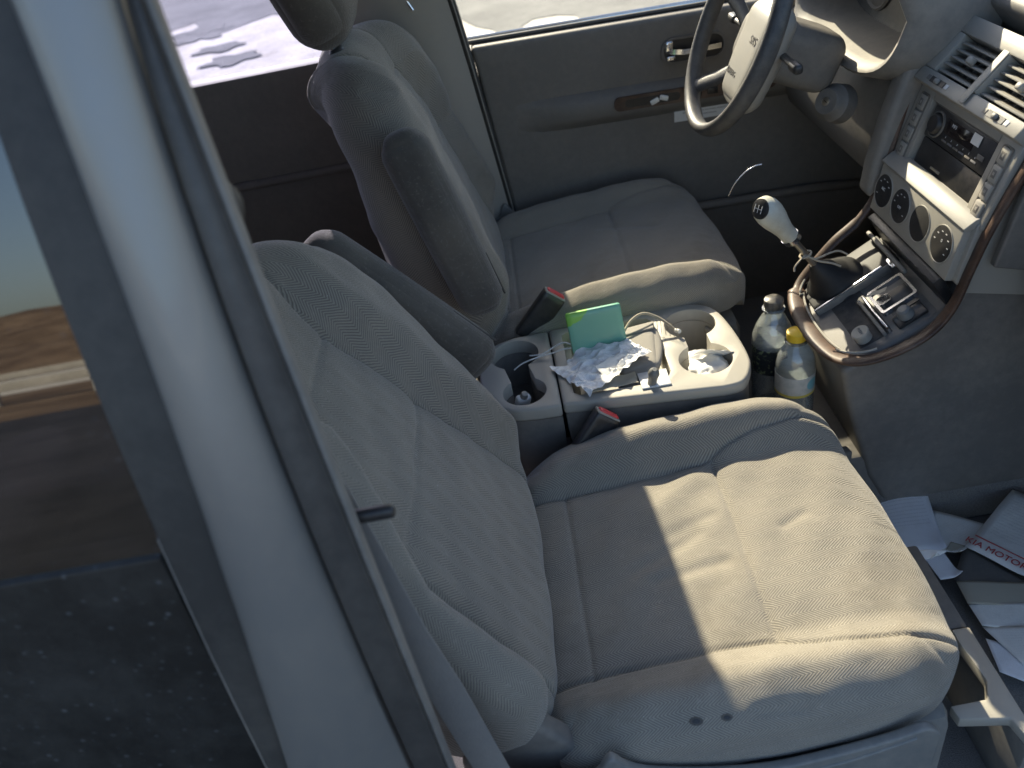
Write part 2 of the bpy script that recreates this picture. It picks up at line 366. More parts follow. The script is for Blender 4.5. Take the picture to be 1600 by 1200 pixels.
def pillow(name, u0, u1, half, k0, k1, height, edge_r, edge_d, skirt, seams, mat, parent, staper=0, ns=190, nt=170, wr=(), inward=.0, curve_front=0.0):
    """padded panel: local u (length), y (width), w (height). returns object in local (u,y,w)"""
    s = np.sin(np.linspace(-1, 1, ns)*math.pi/2); t = np.sin(np.linspace(-1, 1, nt)*math.pi/2)
    S, T = np.meshgrid(s, t, indexing='ij')
    a = (u1-u0)/2; uc = (u1+u0)/2
    m = np.maximum(np.maximum(np.abs(S), np.abs(T)), 1e-6); bl = .5+.5*np.tanh(S*6); ex = k1*bl+k0*(1-bl)
    rho = ((np.abs(S)/m)**ex+(np.abs(T)/m)**ex)**(-1/ex); rho = rho**(m**2.5)
    U = uc+a*S*rho
    hv = half(U) if callable(half) else half+0*U
    Y = hv*T*rho
    U = U+curve_front*np.where(S > 0, S, 0)*(1-T*T)
    W = height(U, Y)
    ps_ = 1-np.clip((1-np.abs(S))*a/edge_r, 0, 1); pt_ = 1-np.clip((1-np.abs(T))*hv/edge_r, 0, 1)
    q = (1-ps_)*(1-pt_); drop = edge_d*(1-np.sqrt(np.clip(1-(1-q)**2, 0, 1)))
    W = W-drop
    for sm in seams:
        pts, dep = sm[0], sm[1]
        d = polydist(U, Y, pts)
        W = W-dep*np.exp(-(d/.0032)**2)-dep*.8*np.exp(-(d/.016)**1.0)
    for (p, q2, amp, wd) in wr:
        d = polydist(U, Y, [p, q2]); W = W+amp*(np.exp(-(d/wd)**2))
    # organic unevenness
    W = W+.0016*np.sin(U*31+Y*17)*np.sin(Y*27-U*9)+.0009*np.sin(U*71-Y*43+1.0)
    V = np.stack([U, Y, W], -1).reshape(-1, 3).tolist()
    uvd = Y+np.sign(Y)*drop*.8
    UV = np.stack([U, uvd], -1).reshape(-1, 2).tolist()
    F = [(i*nt+j, (i+1)*nt+j, (i+1)*nt+j+1, i*nt+j+1) for i in range(ns-1) for j in range(nt-1)]
    # skirt
    ring = [i*nt for i in range(ns)] + [(ns-1)*nt+j for j in range(1, nt)] + [i*nt+nt-1 for i in range(ns-2, -1, -1)] + [j for j in range(nt-2, 0, -1)]
    prev = ring; steps = 8
    for k in range(1, steps+1):
        cur = []
        f = math.sin(k/steps*math.pi/2)
        for idx in ring:
            x, y, z = V[idx]; uu, vv = UV[idx]
            g_ = 1-math.sqrt(max(0, 1-f*f)); sc_ = 1-inward*g_
            V.append([uc+(x-uc)*(1-inward*.6*g_), y*sc_, z-skirt*f*(1+staper*min(1, max(0, (u1-x)/(u1-u0))))]); UV.append([uu, vv+(1 if y > 0 else -1)*skirt*f*(1 if abs(y) > .5*np.max(hv) else .2)])
            cur.append(len(V)-1)
        m = len(ring)
        for j in range(m): F.append((prev[j], prev[(j+1) % m], cur[(j+1) % m], cur[j]))
        prev = cur
    F.append(tuple(prev[::-1]))
    me = bpy.data.meshes.new(name); me.from_pydata(V, [], F); uvl = me.uv_layers.new(name='UVMap')
    li = np.zeros(len(me.loops), dtype=np.int32); me.loops.foreach_get('vertex_index', li)
    uvl.data.foreach_set('uv', np.array(UV)[li].ravel())
    bm = bmesh.new(); bm.from_mesh(me); bmesh.ops.recalc_face_normals(bm, faces=bm.faces[:]); bm.to_mesh(me); bm.free()
    me.polygons.foreach_set('use_smooth', [True]*len(me.polygons)); me.update()
    return link(name, me, mat, parent)
#BODY
def at(px, py, axis, val):
    """point of the photograph's ray where it meets the plane axis=val"""
    c = Vector((0, -1.2845, 1.3666)); d = fw + rt*((px-800)/FPX) - up*((py-600)/FPX)
    return c + d*((val-c[axis])/d[axis])
def xform(o, m):
    o.data.transform(m); o.data.update(); return o
class Loc:
    """work plane: a and b in the plane, n out of it"""
    def __init__(s, o, a, b):
        a = Vector(a).normalized(); b = Vector(b); b = (b-a*b.dot(a)).normalized(); n = a.cross(b)
        s.m = Matrix(((a.x, b.x, n.x, o[0]), (a.y, b.y, n.y, o[1]), (a.z, b.z, n.z, o[2]), (0, 0, 0, 1)))
    def box(s, name, a0, a1, b0, b1, n0, n1, mat, parent, bev=.0015): return xform(box(name, a0, a1, b0, b1, n0, n1, mat, parent, bev), s.m)
    def __call__(s, a, b, n=0): return s.m @ Vector((a, b, n))
    def at(s, a, b, n, o): return xform(o, s.m @ Matrix.Translation((a, b, n)))
    def text(s, name, body, size, mat, parent, a, b, n, rz=0, extr=.0003):
        return text(name, body, size, mat, parent, s.m @ Matrix.Translation((a, b, n)) @ Matrix.Rotation(rz, 4, 'Z'), extr)
    def ring(s, name, pts_out, pts_in, n0, n1, mat, parent):
        """flat frame between two outlines with the same number of points"""
        k = len(pts_out); V = []; F = []
        for p in pts_out: V.append(s(p[0], p[1], n1))
        for p in pts_in: V.append(s(p[0], p[1], n1))
        for p in pts_out: V.append(s(p[0], p[1], n0))
        for p in pts_in: V.append(s(p[0], p[1], n0))
        for i in range(k):
            j = (i+1) % k
            F += [(i, j, k+j, k+i), (2*k+i, 2*k+j, j, i), (k+i, k+j, 3*k+j, 3*k+i), (2*k+i, 2*k+j, 3*k+j, 3*k+i)]
        return mk(name, V, F, mat, parent, True, angle=30)
def rrect(a0, a1, b0, b1, r, n=6):
    out = []
    for cx, cy, s0 in ((a1-r, b1-r, 0), (a0+r, b1-r, 90), (a0+r, b0+r, 180), (a1-r, b0+r, 270)):
        for i in range(n+1):
            t = R(s0+90*i/n); out.append((cx+r*math.cos(t), cy+r*math.sin(t)))
    return out

# ================================================================== the place outside
G = -.38
def ground_mat(name, ca, cb, s1, s2):
    b = NB(name); obj = b.n('ShaderNodeTexCoord').outputs['Object']
    n1 = b.noise(s1, 8, .7, obj); n2 = b.noise(s2, 4, .7, obj)
    cc = b.mix(b.ramp(n1, .35, .65), c4(ca), c4(cb)); cc = b.mix(b.math('MULTIPLY', b.ramp(n2, .55, .7), .35), cc, (.08, .075, .07, 1))
    return b.done(b.n('ShaderNodeBsdfPrincipled', ins={'Base Color': cc, 'Roughness': .95, 'Normal': b.bump(n2, .6, .02), 'Specular IOR Level': .1}).outputs[0])
M['dirt'] = ground_mat('dry_ground', (.52, .48, .41), (.76, .72, .65), 2.2, 22)
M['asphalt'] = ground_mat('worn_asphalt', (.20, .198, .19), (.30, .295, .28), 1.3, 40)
M['drygrass'] = ground_mat('dry_grass', (.09, .06, .04), (.23, .165, .11), .14, .7)
M['concrete'] = ground_mat('concrete', (.30, .29, .26), (.40, .385, .35), 1.0, 20)
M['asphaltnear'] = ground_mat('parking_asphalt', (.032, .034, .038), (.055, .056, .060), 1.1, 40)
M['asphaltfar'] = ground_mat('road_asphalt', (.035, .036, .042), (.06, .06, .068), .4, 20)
gs = mk('ground', [(-1500, -1500, G), (1500, -1500, G), (1500, 1500, G), (-1500, 1500, G)], [(0, 1, 2, 3)], 'dirt', smooth=False); tag(gs, kind='structure', label='pale dry ground round the parked car')
# asphalt beyond the driver's side, with its ragged near edge
edge = [(-40, 8.6), (-9, 9.4), (-5.5, 8.9), (-4.6, 9.3), (-3.9, 8.7), (-3.3, 9.2), (-2.9, 8.2), (-2.3, 8.8), (-1.7, 8.1), (-1.1, 8.4), (-.7, 7.9), (-.35, 7.3)]
for p in [(742, 42), (772, 48), (783, 60), (788, 66), (800, 62), (812, 56), (815, 43), (832, 31), (870, 24), (900, 25), (918, 38), (935, 42), (1000, 40)]:
    q = at(p[0], p[1], 2, G); edge.append((q.x, q.y))
edge += [(1.6, 5.3), (3, 5.2), (6, 4.8), (40, 4.5)]
E2 = [(x+0, y) for x, y in edge]
V = [(x, y, G+.006) for x, y in E2] + [(x, 9.6 + (.5 if x > -8 else 4) + .12*x, G+.006) if False else (x, 11.5, G+.006) for x, y in E2]
k = len(E2)
ro = mk('road', V, [(i, i+1, k+i+1, k+i) for i in range(k-1)], 'asphalt', smooth=False); tag(ro, kind='structure', label='grey asphalt lane with a ragged edge beyond the driver side')
for i, (px, py, rr, sy) in enumerate([(318, 52, .35, .5), (300, 58, .22, .6), (345, 76, .25, .3), (362, 94, .28, .3), (326, 48, .2, .4)]):
    q = at(px, py, 2, G); pts = []
    for a in range(22):
        t = a/22*2*math.pi; r_ = rr*(1+.35*noise.noise(Vector((math.cos(t)*1.5, math.sin(t)*1.5, i*7.0)))+.2*math.sin(5*t+i))
        pts.append((q.x+r_*math.cos(t), q.y+r_*sy*2.2*math.sin(t), G+.010+.001*i))
    tag(mk('oil_stain', pts, [tuple(range(22))], 'asphalt', smooth=False), kind='structure')
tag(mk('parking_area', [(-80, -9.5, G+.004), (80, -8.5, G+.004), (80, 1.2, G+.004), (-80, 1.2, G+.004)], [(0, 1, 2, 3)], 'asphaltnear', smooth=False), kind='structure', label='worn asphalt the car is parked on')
tag(mk('verge', [(-80, -40, G+.003), (80, -40, G+.003), (80, -23, G+.003), (-80, -19, G+.003)], [(0, 1, 2, 3)], 'drygrass', smooth=False), kind='structure')
# road, guardrail and hill on the passenger's side: seen mirrored in the rear door glass
tag(mk('far_road', [(-300, -21.5, G+.006), (300, -21.5, G+.006), (300, -9, G+.006), (-300, -9, G+.006)], [(0, 1, 2, 3)], 'asphaltfar', smooth=False), kind='structure')
gr = empty('guardrail', (0, -27, G), label='double beam concrete guardrail along the road below the dry hill', cat='guardrail')
for z0, z1, e in ((.42, .66, 0), (.74, .92, .02)):
    rail = box('rail', -120, 60, -.06, .06+e, z0*1.25, z1*1.25, 'concrete', gr, .02)
pm = None; gr.rotation_euler = (0, 0, R(7))
for i in range(24):
    if pm is None:
        p = box('post', -.08, .08, -.25, -.10, 0, 1.1, 'concrete', gr, .01); pm = p
    else:
        p = pm.copy(); C.objects.link(p)
    p.location = (-60+i*4.0, 0, 0)
V = []; F = []; nx, ny = 90, 26
for i in range(nx+1):
    for j in range(ny+1):
        x = -330+i*6; y = -45-j*6
        h = sstep(-50, -170, y)*(9.5+7*noise.noise(Vector((x*.012, y*.012, 3)))+ 8*sstep(-60, -180, x)*0 ) + 1.6*noise.noise(Vector((x*.06, y*.06, 1)))*sstep(-50, -70, y)
        h *= .55+.45*sstep(-240, -60, x)
        V.append((x, y, G-.2+max(0, float(h))*1.0))
for i in range(nx):
    for j in range(ny): F.append((i*(ny+1)+j, (i+1)*(ny+1)+j, (i+1)*(ny+1)+j+1, i*(ny+1)+j+1))
tag(mk('hill', V, F, 'drygrass'), kind='structure', label='brown dry grass hill beyond the guardrail')
M['shrub'] = plastic('dark_shrub_leaves', (.05, .07, .03), .9, dust=.2)
for (x, y, s) in ((-118, -150, 2.6), (-96, -150, 1.8), (-140, -150, 2.0), (-82, -160, 2.2), (-70, -150, 1.4)):
    b0 = empty('shrub', (x, y, 7.5), label={-118: 'largest dark shrub on the brow of the dry hill', -96: 'mid sized dark shrub right of the largest one on the hill', -140: 'dark shrub left of the largest one on the hill', -82: 'broad dark shrub set further back on the hill', -70: 'smallest dark shrub on the brow of the hill'}[x], cat='shrub', group='shrubs on the brow of the hill')
    V = []; F = []
    rng = random.Random(int(x))
    for q in range(260):
        d = Vector((rng.gauss(0, 1), rng.gauss(0, 1), rng.gauss(0, 1))).normalized()*s*rng.uniform(.55, 1); d.z = abs(d.z)*.75
        a = Vector((rng.gauss(0, 1), rng.gauss(0, 1), rng.gauss(0, 1))).normalized()*.35; e = Vector((rng.gauss(0, 1), rng.gauss(0, 1), rng.gauss(0, 1))).normalized()*.35
        m0 = len(V); V += [d+a, d+e, d-a, d-e]; F.append((m0, m0+1, m0+2, m0+3))
    mk('foliage', V, F, 'shrub', b0, smooth=False)
    tube('stem', [(0, 0, -1), (.1, 0, .5), (0, .1, 1)], .12, 'shrub', b0, 6)

# ================================================================== car body
car = empty('car', (0, 0, 0), label='parked van with its open passenger doorway and silver door pillar', cat='car')
def yb(z):  # half width of the body side: upright to the belt line, leaning in above
    z0 = .9; d_ = z-z0; s_ = .5*(d_+math.sqrt(d_*d_+.20**2))  # smooth bend at the belt line
    return .830-.30*s_
fl = box('floor_carpet', -2.6, 1.5, -.83, .83, -.03, 0, 'carpet', car, .0)
prism('centre_tunnel', [(-.16, 0), (-.12, .12), (.12, .12), (.16, 0)], 'x', -1.2, 1.3, 'carpet', car, .02)
box('roof', -2.7, .38, -.70, .70, 1.435, 1.47, 'jamb', car, .01)
for s in (-1, 1):
    sweep('roof_rail', [(-2.7, s*.70, 1.44), (.36, s*.70, 1.44), (.7, s*.73, 1.30), (1.32, s*.78, .93)], circ(.035, 10, .028), 'jamb', car)
box('tailgate', -2.75, -2.7, -.8, .8, -.05, .95, 'door', car, .005)
box('front_bulkhead', 1.15, 1.2, -.82, .82, -.03, .9, 'carpet', car, 0)
box('bonnet', 1.42, 2.3, -.8, .8, .82, .86, 'paint', car, .01)
mk('windshield', [(1.42, -.76, .9), (1.42, .76, .9), (.40, .68, 1.435), (.40, -.68, 1.435)], [(0, 1, 2, 3)], 'glass', car, False)
mk('rear_window', [(-2.74, -.74, .95), (-2.74, .74, .95), (-2.66, .66, 1.435), (-2.66, -.66, 1.435)], [(0, 1, 2, 3)], 'tint', car, False)

# ---- driver's door
dd = None
door = empty('driver_door', (0, .8, .45)); door.parent = car
def P(o):  # parent in place
    o.parent = door; o.matrix_parent_inverse = door.matrix_world.inverted(); return o
bpy.context.view_layer.update()
door.location = (0, 0, 0)
def sill(x): return .848-.028*(x+.04)
prism('door_panel', [(.02, -.06), (1.06, -.06), (1.06, sill(1.06)), (-.042, sill(-.04)), (-.036, .80), (-.008, .45)], 'y', .80, .86, 'door', door, .012, 4)
box('front_side_panel', .98, 1.6, .80, .84, -.06, .86, 'dash_dark', car, .004)
box('front_side_panel', 1.02, 1.6, -.84, -.80, -.06, .86, 'dash_dark', car, .004)
sweep('sill_strip', [(-.045, .838, sill(-.045)+.004), (1.06, .838, sill(1.06)+.004)], circ(.007, 8, .006), 'seal', door)
sweep('sill_strip', [(-.045, .857, sill(-.045)+.004), (1.06, .857, sill(1.06)+.004)], circ(.006, 8, .009), 'chrome', door)
me = [(-.05, .848, .84), (1.04, .848, .81), (1.04, .848, .86), (.80, .80, 1.10), (.42, .712, 1.40), (-.165, .712, 1.40), (-.06, .79, .98)]
gm = mk('window_glass', me, [tuple(range(7))], 'glass', door, False)
# armrest moulding with switch plate
xs = [.04, .08, .16, .3, .5, .7, .86]; prof = []
V = []; F = []
for x in np.linspace(.0, .98, 30):
    k_ = float(sstep(0, .22, x)); dpt = .034*k_
    zc = .665-.03*(x)
    for (yy, zz) in ((.803, zc+.035), (.803-dpt*.75, zc+.024), (.803-dpt, zc+.012), (.803-dpt, zc-.022), (.803-dpt*.8, zc-.034), (.803, zc-.055)): V.append((x, yy, zz))
for i in range(29):
    for q in range(5): F.append((i*6+q, i*6+q+1, (i+1)*6+q+1, (i+1)*6+q))
mk('armrest', V, F, 'door', door)
L = Loc((.42, .7665, .6535), (1, 0, -.03), (0, 0.0, 1))
o_ = rrect(-.135, .27, -.017, .017, .014); i_ = rrect(-.108, .03, -.010, .010, .0095)
prs = [L(a, b, .0) for a, b in o_]; prt = [L(a, b, -.003) for a, b in o_]
wp = mk('switch_plate', [L(a, b, 0.003) for a, b in o_]+[L(a, b, -.004) for a, b in o_], [tuple(range(28))]+[(i, (i+1) % 28, 28+(i+1) % 28, 28+i) for i in range(28)], 'wood', door, False)
mk('switch_recess', [L(a, b, 0.0038) for a, b in i_]+[L(a, b, .002) for a, b in i_], [tuple(range(28))]+[(i, (i+1) % 28, 28+(i+1) % 28, 28+i) for i in range(28)], 'black', door, False)
for a in (.07, .11, .15): L.box('window_switch', a-.013, a+.013, -.008, .008, .003, .008, 'black', door, .002)
for a, b, r_ in ((-.035, -.003, .4), (-.012, .002, -.3)):
    t_ = rbox('tissue_scrap', (.022, .012, .008), .003, 'tissue', None, n=4); xform(t_, L.m @ Matrix.Translation((a, b, .008)) @ Matrix.Rotation(r_, 4, 'Z')); t_.parent = door
# door release with chrome lever in an oval recess
L = Loc((.50, .799, .752), (1, 0, -.03), (0, 0, 1))
oo = rrect(-.085, .075, -.034, .030, .03, 8); ii = rrect(-.078, .068, -.028, .024, .024, 8)
L.ring('handle_surround', oo, ii, -.002, .005, 'dash_dark', door)
mk('handle_recess', [L(a, b, .001) for a, b in ii], [tuple(range(len(ii)))], 'black', door, False)
sweep('handle_lever', [L(-.070, .004, .006), L(-.060, .0, .015), L(-.03, -.004, .016), L(.06, -.002, .015)], [(-.002, -.006), (.002, -.006), (.002, .006), (-.002, .006)], 'chrome', door)
xform(rbox('lock_button', (.020, .028, .012), .005, 'chrome', None, n=5), L.m @ Matrix.Translation((-.066, .010, .006))).parent = door
xform(rbox('lock_button', (.022, .014, .01), .004, 'chrome', None, n=5), L.m @ Matrix.Translation((-.062, -.018, .006))).parent = door
# warning label, yellow header, lines of print
L = Loc((.517, .7988, .597), (1, 0, -.03), (0, 0, 1))
lab = L.box('warning_label', -.077, .077, -.026, .026, 0, .0012, 'label', door, .0005)
L.box('label_header', -.075, .075, .012, .0245, .0012, .0017, 'yellowink', lab, 0)
L.text('label_text', 'WARNING', .011, 'greyink', lab, -.0, .018, .0018)
for k_, tx in enumerate(('CHECK THE DOOR IS LOCKED BEFORE DRIVING', 'KEEP HANDS CLEAR OF THE POWER WINDOW', 'SEE THE OWNERS MANUAL')):
    L.text('label_text', tx, .0052, 'greyink', lab, 0, .004-.009*k_, .0014)
tube('map_pocket', [(.10, .79, .33), (.4, .775, .34), (.8, .775, .33), (.95, .79, .31)], .012, 'door', door)
# driver side B pillar, belt, rear door
def bx(z): return float(np.interp(z, [0, .45, .81, .98, 1.15, 1.33], [.02, -.008, -.042, -.060, -.085, -.120]))
zs = np.linspace(.0, 1.44, 24)
def pillar_strip(name, fa, fb, yin, thick, mat, parent, side=1, arc=0.0, yf=yb, zs=zs, n=8):
    V = []; F = []; K = n+1+2
    for z in zs:
        a, b_ = fa(z), fb(z)
        for i in range(n+1):
            t = i/n; V.append((a+(b_-a)*t, side*(yf(z)-yin-arc*math.sin(math.pi*t)**.7), z))
        V.append((b_, side*(yf(z)-yin+thick), z)); V.append((a, side*(yf(z)-yin+thick), z))
    for i in range(len(zs)-1):
        for q in range(K): F.append((i*K+q, i*K+(q+1) % K, (i+1)*K+(q+1) % K, (i+1)*K+q))
    F.append(tuple(range(K))); F.append(tuple((len(zs)-1)*K+q for q in range(K)))
    return mk(name, V, F, mat, parent, True, angle=45)
bp = pillar_strip('driver_side_pillar', lambda z: bx(z)-.012, lambda z: bx(z)-.24, .03, .06, 'silver', car, 1, .025)
pillar_strip('door_seal', lambda z: bx(z)+.004, lambda z: bx(z)-.012, .025, .04, 'seal', bp, 1, .004)
pillar_strip('trim_edge', lambda z: bx(z)-.001, lambda z: bx(z)-.004, .0305, .004, 'silver', bp, 1, .001)
# seat belt of the driver hanging on the pillar, with its ring
sb = sweep('seat_belt', [(-.235, .745, 1.36), (-.225, .738, 1.1), (-.21, .742, .95), (-.20, .76, .6), (-.2, .77, .2)], [(-.024, -.001), (.024, -.001), (.024, .001), (-.024, .001)], 'belt', bp, upv=(0, 1, 0))
tube('belt_buckle_ring', [(-.17, .735, 1.08), (-.155, .73, 1.04), (-.165, .733, 1.0), (-.15, .73, .97)], .003, 'chrome', bp)
# rear door of the driver's side with tinted window
rd = prism('rear_door_panel', [(-.25, 0), (-2.7, 0), (-2.7, .88), (-.26, .885)], 'y', .80, .86, 'door', car, .01)
xform(rbox('rear_armrest', (.6, .06, .09), .03, 'door', None, n=8), Matrix.Translation((-1.3, .79, .58))).parent = car
for zz_, r_ in ((.62, .012), (.30, .009)): tube('door_moulding', [(-.30, .797, zz_), (-1.2, .797, zz_)], r_, 'door', rd, 8)
mk('rear_side_window', [(-.27, .84, .86), (-2.7, .84, .86), (-2.6, .70, 1.43), (-.30, .70, 1.43)], [(0, 1, 2, 3)], 'tint', car, False)

# ---- passenger side: B pillar close to the camera, rear door behind it
S = -1
zp = np.linspace(.02, 1.44, 60)
def tab(*p): return lambda z: float(np.interp(z, [q[0] for q in p], [q[1] for q in p]))
xF = tab((0.418, -0.1647), (0.636, -0.1659), (0.797, -0.1684), (0.919, -0.1731), (1.017, -0.1793), (1.102, -0.1857), (1.178, -0.1919), (1.247, -0.1976), (1.309, -0.2027))
xR0 = tab((0.436, -0.2215), (0.652, -0.2237), (0.811, -0.2257), (0.931, -0.2291), (1.028, -0.2332), (1.112, -0.2363), (1.186, -0.2379), (1.254, -0.2378), (1.315, -0.2363))
xR = lambda z: xR0(z)+.014
xL = tab((0.20, -.385), (0.474, -0.3442), (0.677, -0.3146), (0.827, -0.2964), (0.942, -0.2873), (1.037, -0.2838), (1.12, -0.2832), (1.195, -0.2842), (1.262, -0.2861), (1.324, -0.2889))
xG = tab((0.20, -.394), (0.477, -0.3532), (0.684, -0.3406), (0.836, -0.333), (0.951, -0.3305), (1.046, -0.3303), (1.129, -0.3299), (1.202, -0.3284), (1.269, -0.3256), (1.33, -0.3215))
bp2 = pillar_strip('passenger_side_pillar', lambda z: xF(z)-.008, lambda z: xR(z)+.005, -.002, -.012, 'jamb', car, S, .006, zs=zp)
pillar_strip('pillar_trim', lambda z: xF(z)-.014, lambda z: xF(z)-.030, .020, -.022, 'dash_dark', bp2, S, .004, zs=zp)
pillar_strip('weather_strip', lambda z: xF(z)-.003, lambda z: xF(z)-.009, .006, -.010, 'dash', bp2, S, -.003, zs=zp)
pillar_strip('frame_cover', xR, xL, -.004, -.02, 'paint', bp2, S, -.020, zs=zp, n=14)
pillar_strip('window_seal', xL, xG, -.002, -.02, 'seal', bp2, S, -.003, zs=zp)
pillar_strip('seal_lip', lambda z: xG(z), lambda z: xG(z)-.002, -.002, -.006, 'dash', bp2, S, -.001, zs=np.linspace(.3, .92, 10))
a_ = lathe('belt_anchor', [(0, .016), (.012, .015), (.020, .009), (.023, 0), (.023, -.01)], 'seal', bp2, n=28); xform(a_, Matrix.Translation((-.216, -.712, 1.150)) @ Matrix.Rotation(R(75), 4, 'X') @ Matrix.Rotation(R(40), 4, 'Y'))
xform(rbox('trim_clip', (.045, .012, .012), .005, 'black', None, n=5), Matrix.Translation((-.168, -.775, .885))).parent = bp2
# belt webbing running down behind the pillar to the floor
sweep('belt_webbing', [(-.262, -.66, 1.20), (-.225, -.72, .95), (-.195, -.75, .80), (-.182, -.757, .70), (-.166, -.757, .60), (-.152, -.757, .48), (-.13, -.757, .30), (-.13, -.75, .1)], [(-.020, -.001), (.020, -.001), (.020, .001), (-.020, .001)], 'belt', bp2, upv=(0, 1, 0))
rdp = empty('rear_door', (0, 0, 0)); rdp.parent = car
V = [(xG(.02), -.822, .02), (-1.4, -.822, .02), (-1.4, -.822, .90), (xG(.90), -.822, .90)]
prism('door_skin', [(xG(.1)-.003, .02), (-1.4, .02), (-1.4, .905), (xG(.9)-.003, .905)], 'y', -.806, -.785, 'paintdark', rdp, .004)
prism('door_lining', [(-.36, .02), (-1.4, .02), (-1.4, .90), (-.30, .90)], 'y', -.785, -.765, 'door', rdp, .004)
mk('window_glass', [(xG(.905)-.003, -yb(.905), .905), (-1.4, -yb(.905), .905), (-1.4, -yb(1.43), 1.43), (xG(1.43)-.003, -yb(1.43), 1.43)], [(0, 1, 2, 3)], 'darktint', rdp, False)
box('side_sill', -.30, 1.1, -.83, -.72, -.06, .035, 'jamb', car, .01)
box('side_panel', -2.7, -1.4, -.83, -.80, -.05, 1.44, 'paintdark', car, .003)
# far bench behind the front seats
bench = empty('rear_bench', (-1.25, 0, 0), label='dark grey rear bench seat behind the front seats', cat='bench seat')
rbox('seat', (.5, 1.3, .16), .06, 'fabric_plain', bench, (0, 0, .32), (0, R(-6), 0), n=8)
rbox('backrest', (.14, 1.3, .6), .06, 'fabric_plain', bench, (-.32, 0, .62), (0, R(-16), 0), n=8)
box('base', -.2, .2, -.6, .6, 0, .25, 'dash_dark', bench, .01)
# ================================================================== front seats
def basis(o, lean):
    a = R(lean); return np.array(o, float), np.array((-math.sin(a), 0, math.cos(a))), np.array((0, 1., 0)), np.array((math.cos(a), 0, math.sin(a)))
def place(o, bs):
    og, U, Y, W = bs; me = o.data; n = len(me.vertices); co = np.zeros(n*3); me.vertices.foreach_get('co', co); co = co.reshape(-1, 3)
    co = og+co[:, :1]*U+co[:, 1:2]*Y+co[:, 2:3]*W; me.vertices.foreach_set('co', co.ravel())
    me.flip_normals(); me.update(); return o
def make_seat(cx, cy, cz, bo, lean, inb, label, wrinkles, top=.64):
    """cx = x of the cushion's rear edge, inb = +1 when the inboard side is +y; bo = backrest offset (x,z)"""
    t = empty('captain_chair', (cx, cy, cz), label=label, cat='car seat', group='front seats')
    def ch(U, Y):
        b = sstep(.165, .25, np.abs(Y))
        fade = 1-.10*sstep(.36, .56, U)
        base = .012*np.sin(np.clip(U/.55, 0, 1)*math.pi)*(1-(Y/.2)**2*.5)
        return base+.028*sstep(0, .5, U)+(.040+.022*(Y*inb > 0)*sstep(-.04, .24, U))*b*fade*(.55+.45*sstep(-.04, .16, U)) - .012*sstep(.48, .59, U)
    ins = lambda sg: [(-.02, sg*.185), (.10, sg*.180), (.24, sg*.180), (.315, sg*.182), (.36, sg*.20), (.42, sg*.215), (.50, sg*.222), (.60, sg*.222)]
    seams = [(ins(1), .006), (ins(-1), .006), ([(.072, -.183), (.076, .183)], .0035), ([(.330, -.182), (.334, .183)], .005)]
    cu = pillow('cushion', -.02, .572, .304, 7, 4.6, ch, .082, .050, .062, seams, 'fabric', t, wr=wrinkles, inward=.02, curve_front=.012)
    for p in cu.data.polygons: p.use_smooth = True
    # side valance of the cushion, dark plastic pan
    pts = [(-.01, -.02), (.06, -.045), (.3, -.075), (.48, -.05), (.575, -.0), (.565, -.12), (.5, -.2), (.02, -.2)]
    bs = basis((bo[0], 0, bo[1]), lean)
    SU = [-.05, .06, .14, .30, .38, .485, .55, .64, .8]; SI = [.205, .19, .17, .115, .105, .075, .085, .12, .13]; SO = [.212, .207, .203, .205, .17, .095, .10, .125, .13]
    def bh(U, Y):
        so_ = np.where(Y*inb > 0, np.interp(U, SU, SI), np.interp(U, SU, SO)); b = sstep(0, .075, np.abs(Y)-so_)*np.where(Y*inb > 0, 1, 1.25); lo = sstep(-.02, .10, U)*(1-sstep(.42, .66, U))
        top = sstep(.40, .70, U)
        return .046*b*lo+.016*b*(1-lo)*sstep(.02, .5, U) + .012*(1-(Y/.2)**2)*np.exp(-((U-.3)/.2)**2) - .03*sstep(.55, .78, U)
    half = lambda U: .300-.035*sstep(.30, .70, U)
    def bseam(sg):
        q = smoothline([(u_, sg*w_) for u_, w_ in zip(SU, SI if sg*inb > 0 else SO)], 4)
        return [tuple(map(float, p)) for p in q]
    bk = pillow('backrest', -.06, top, half, 5, 3.6, bh, .07, .06, .085, [(bseam(1), .007), (bseam(-1), .007), ([(.302, -.203 if inb > 0 else -.113), (.304, .113 if inb > 0 else .203)], .004), ([(.488, -.095 if inb > 0 else -.075), (.486, .075 if inb > 0 else .095)], .004)], 'fabric', t, inward=.36, staper=1.1)
    place(bk, bs)
    og, U, Y, W = bs
    hp = og+U*(top+.108)+W*-.045
    h = rbox('headrest', (.115, .27, .19), .05, 'fabric_plain', t, tuple(hp), (0, -R(lean), 0), n=14, bulge=.12)
    for y in (-.07, .07):
        b0 = og+U*(top-.06)+W*-.06; b1 = og+U*(top+.10)+W*-.055
        p = tube('headrest_post', [(b0[0], y, b0[2]), (b1[0], y, b1[2])], .006, 'chrome', t)
        lathe('post_collar', [(.0, .008), (.012, .008), (.016, .003), (.017, -.01)], 'black', p, tuple((og+U*(top-.004)+W*-.055)+np.array((0, y, 0))), (0, -R(lean), 0), n=18)
    # folded-up inboard armrest
    arm_len, arm_lean = (.375, lean+(9 if lean > 23 else -7))
    return t, bs
wr1 = [((.16, -.02), (.27, .03), -.004, .012), ((.19, -.045), (.30, -.035), -.0035, .010), ((.40, .01), (.44, .03), -.003, .007), ((.2, .03), (.3, .06), -.003, .012), ((.22, .1), (.30, .15), .004, .02), ((.05, -.24), (.2, -.26), .003, .02),
       ((.27, -.287), (.33, -.289), -.004, .006)]
pseat, pbs = make_seat(-.08, -.42, .335, (.02, .045), 27, 1, 'herringbone cloth passenger seat beside the open doorway, half in sunlight', wr1)
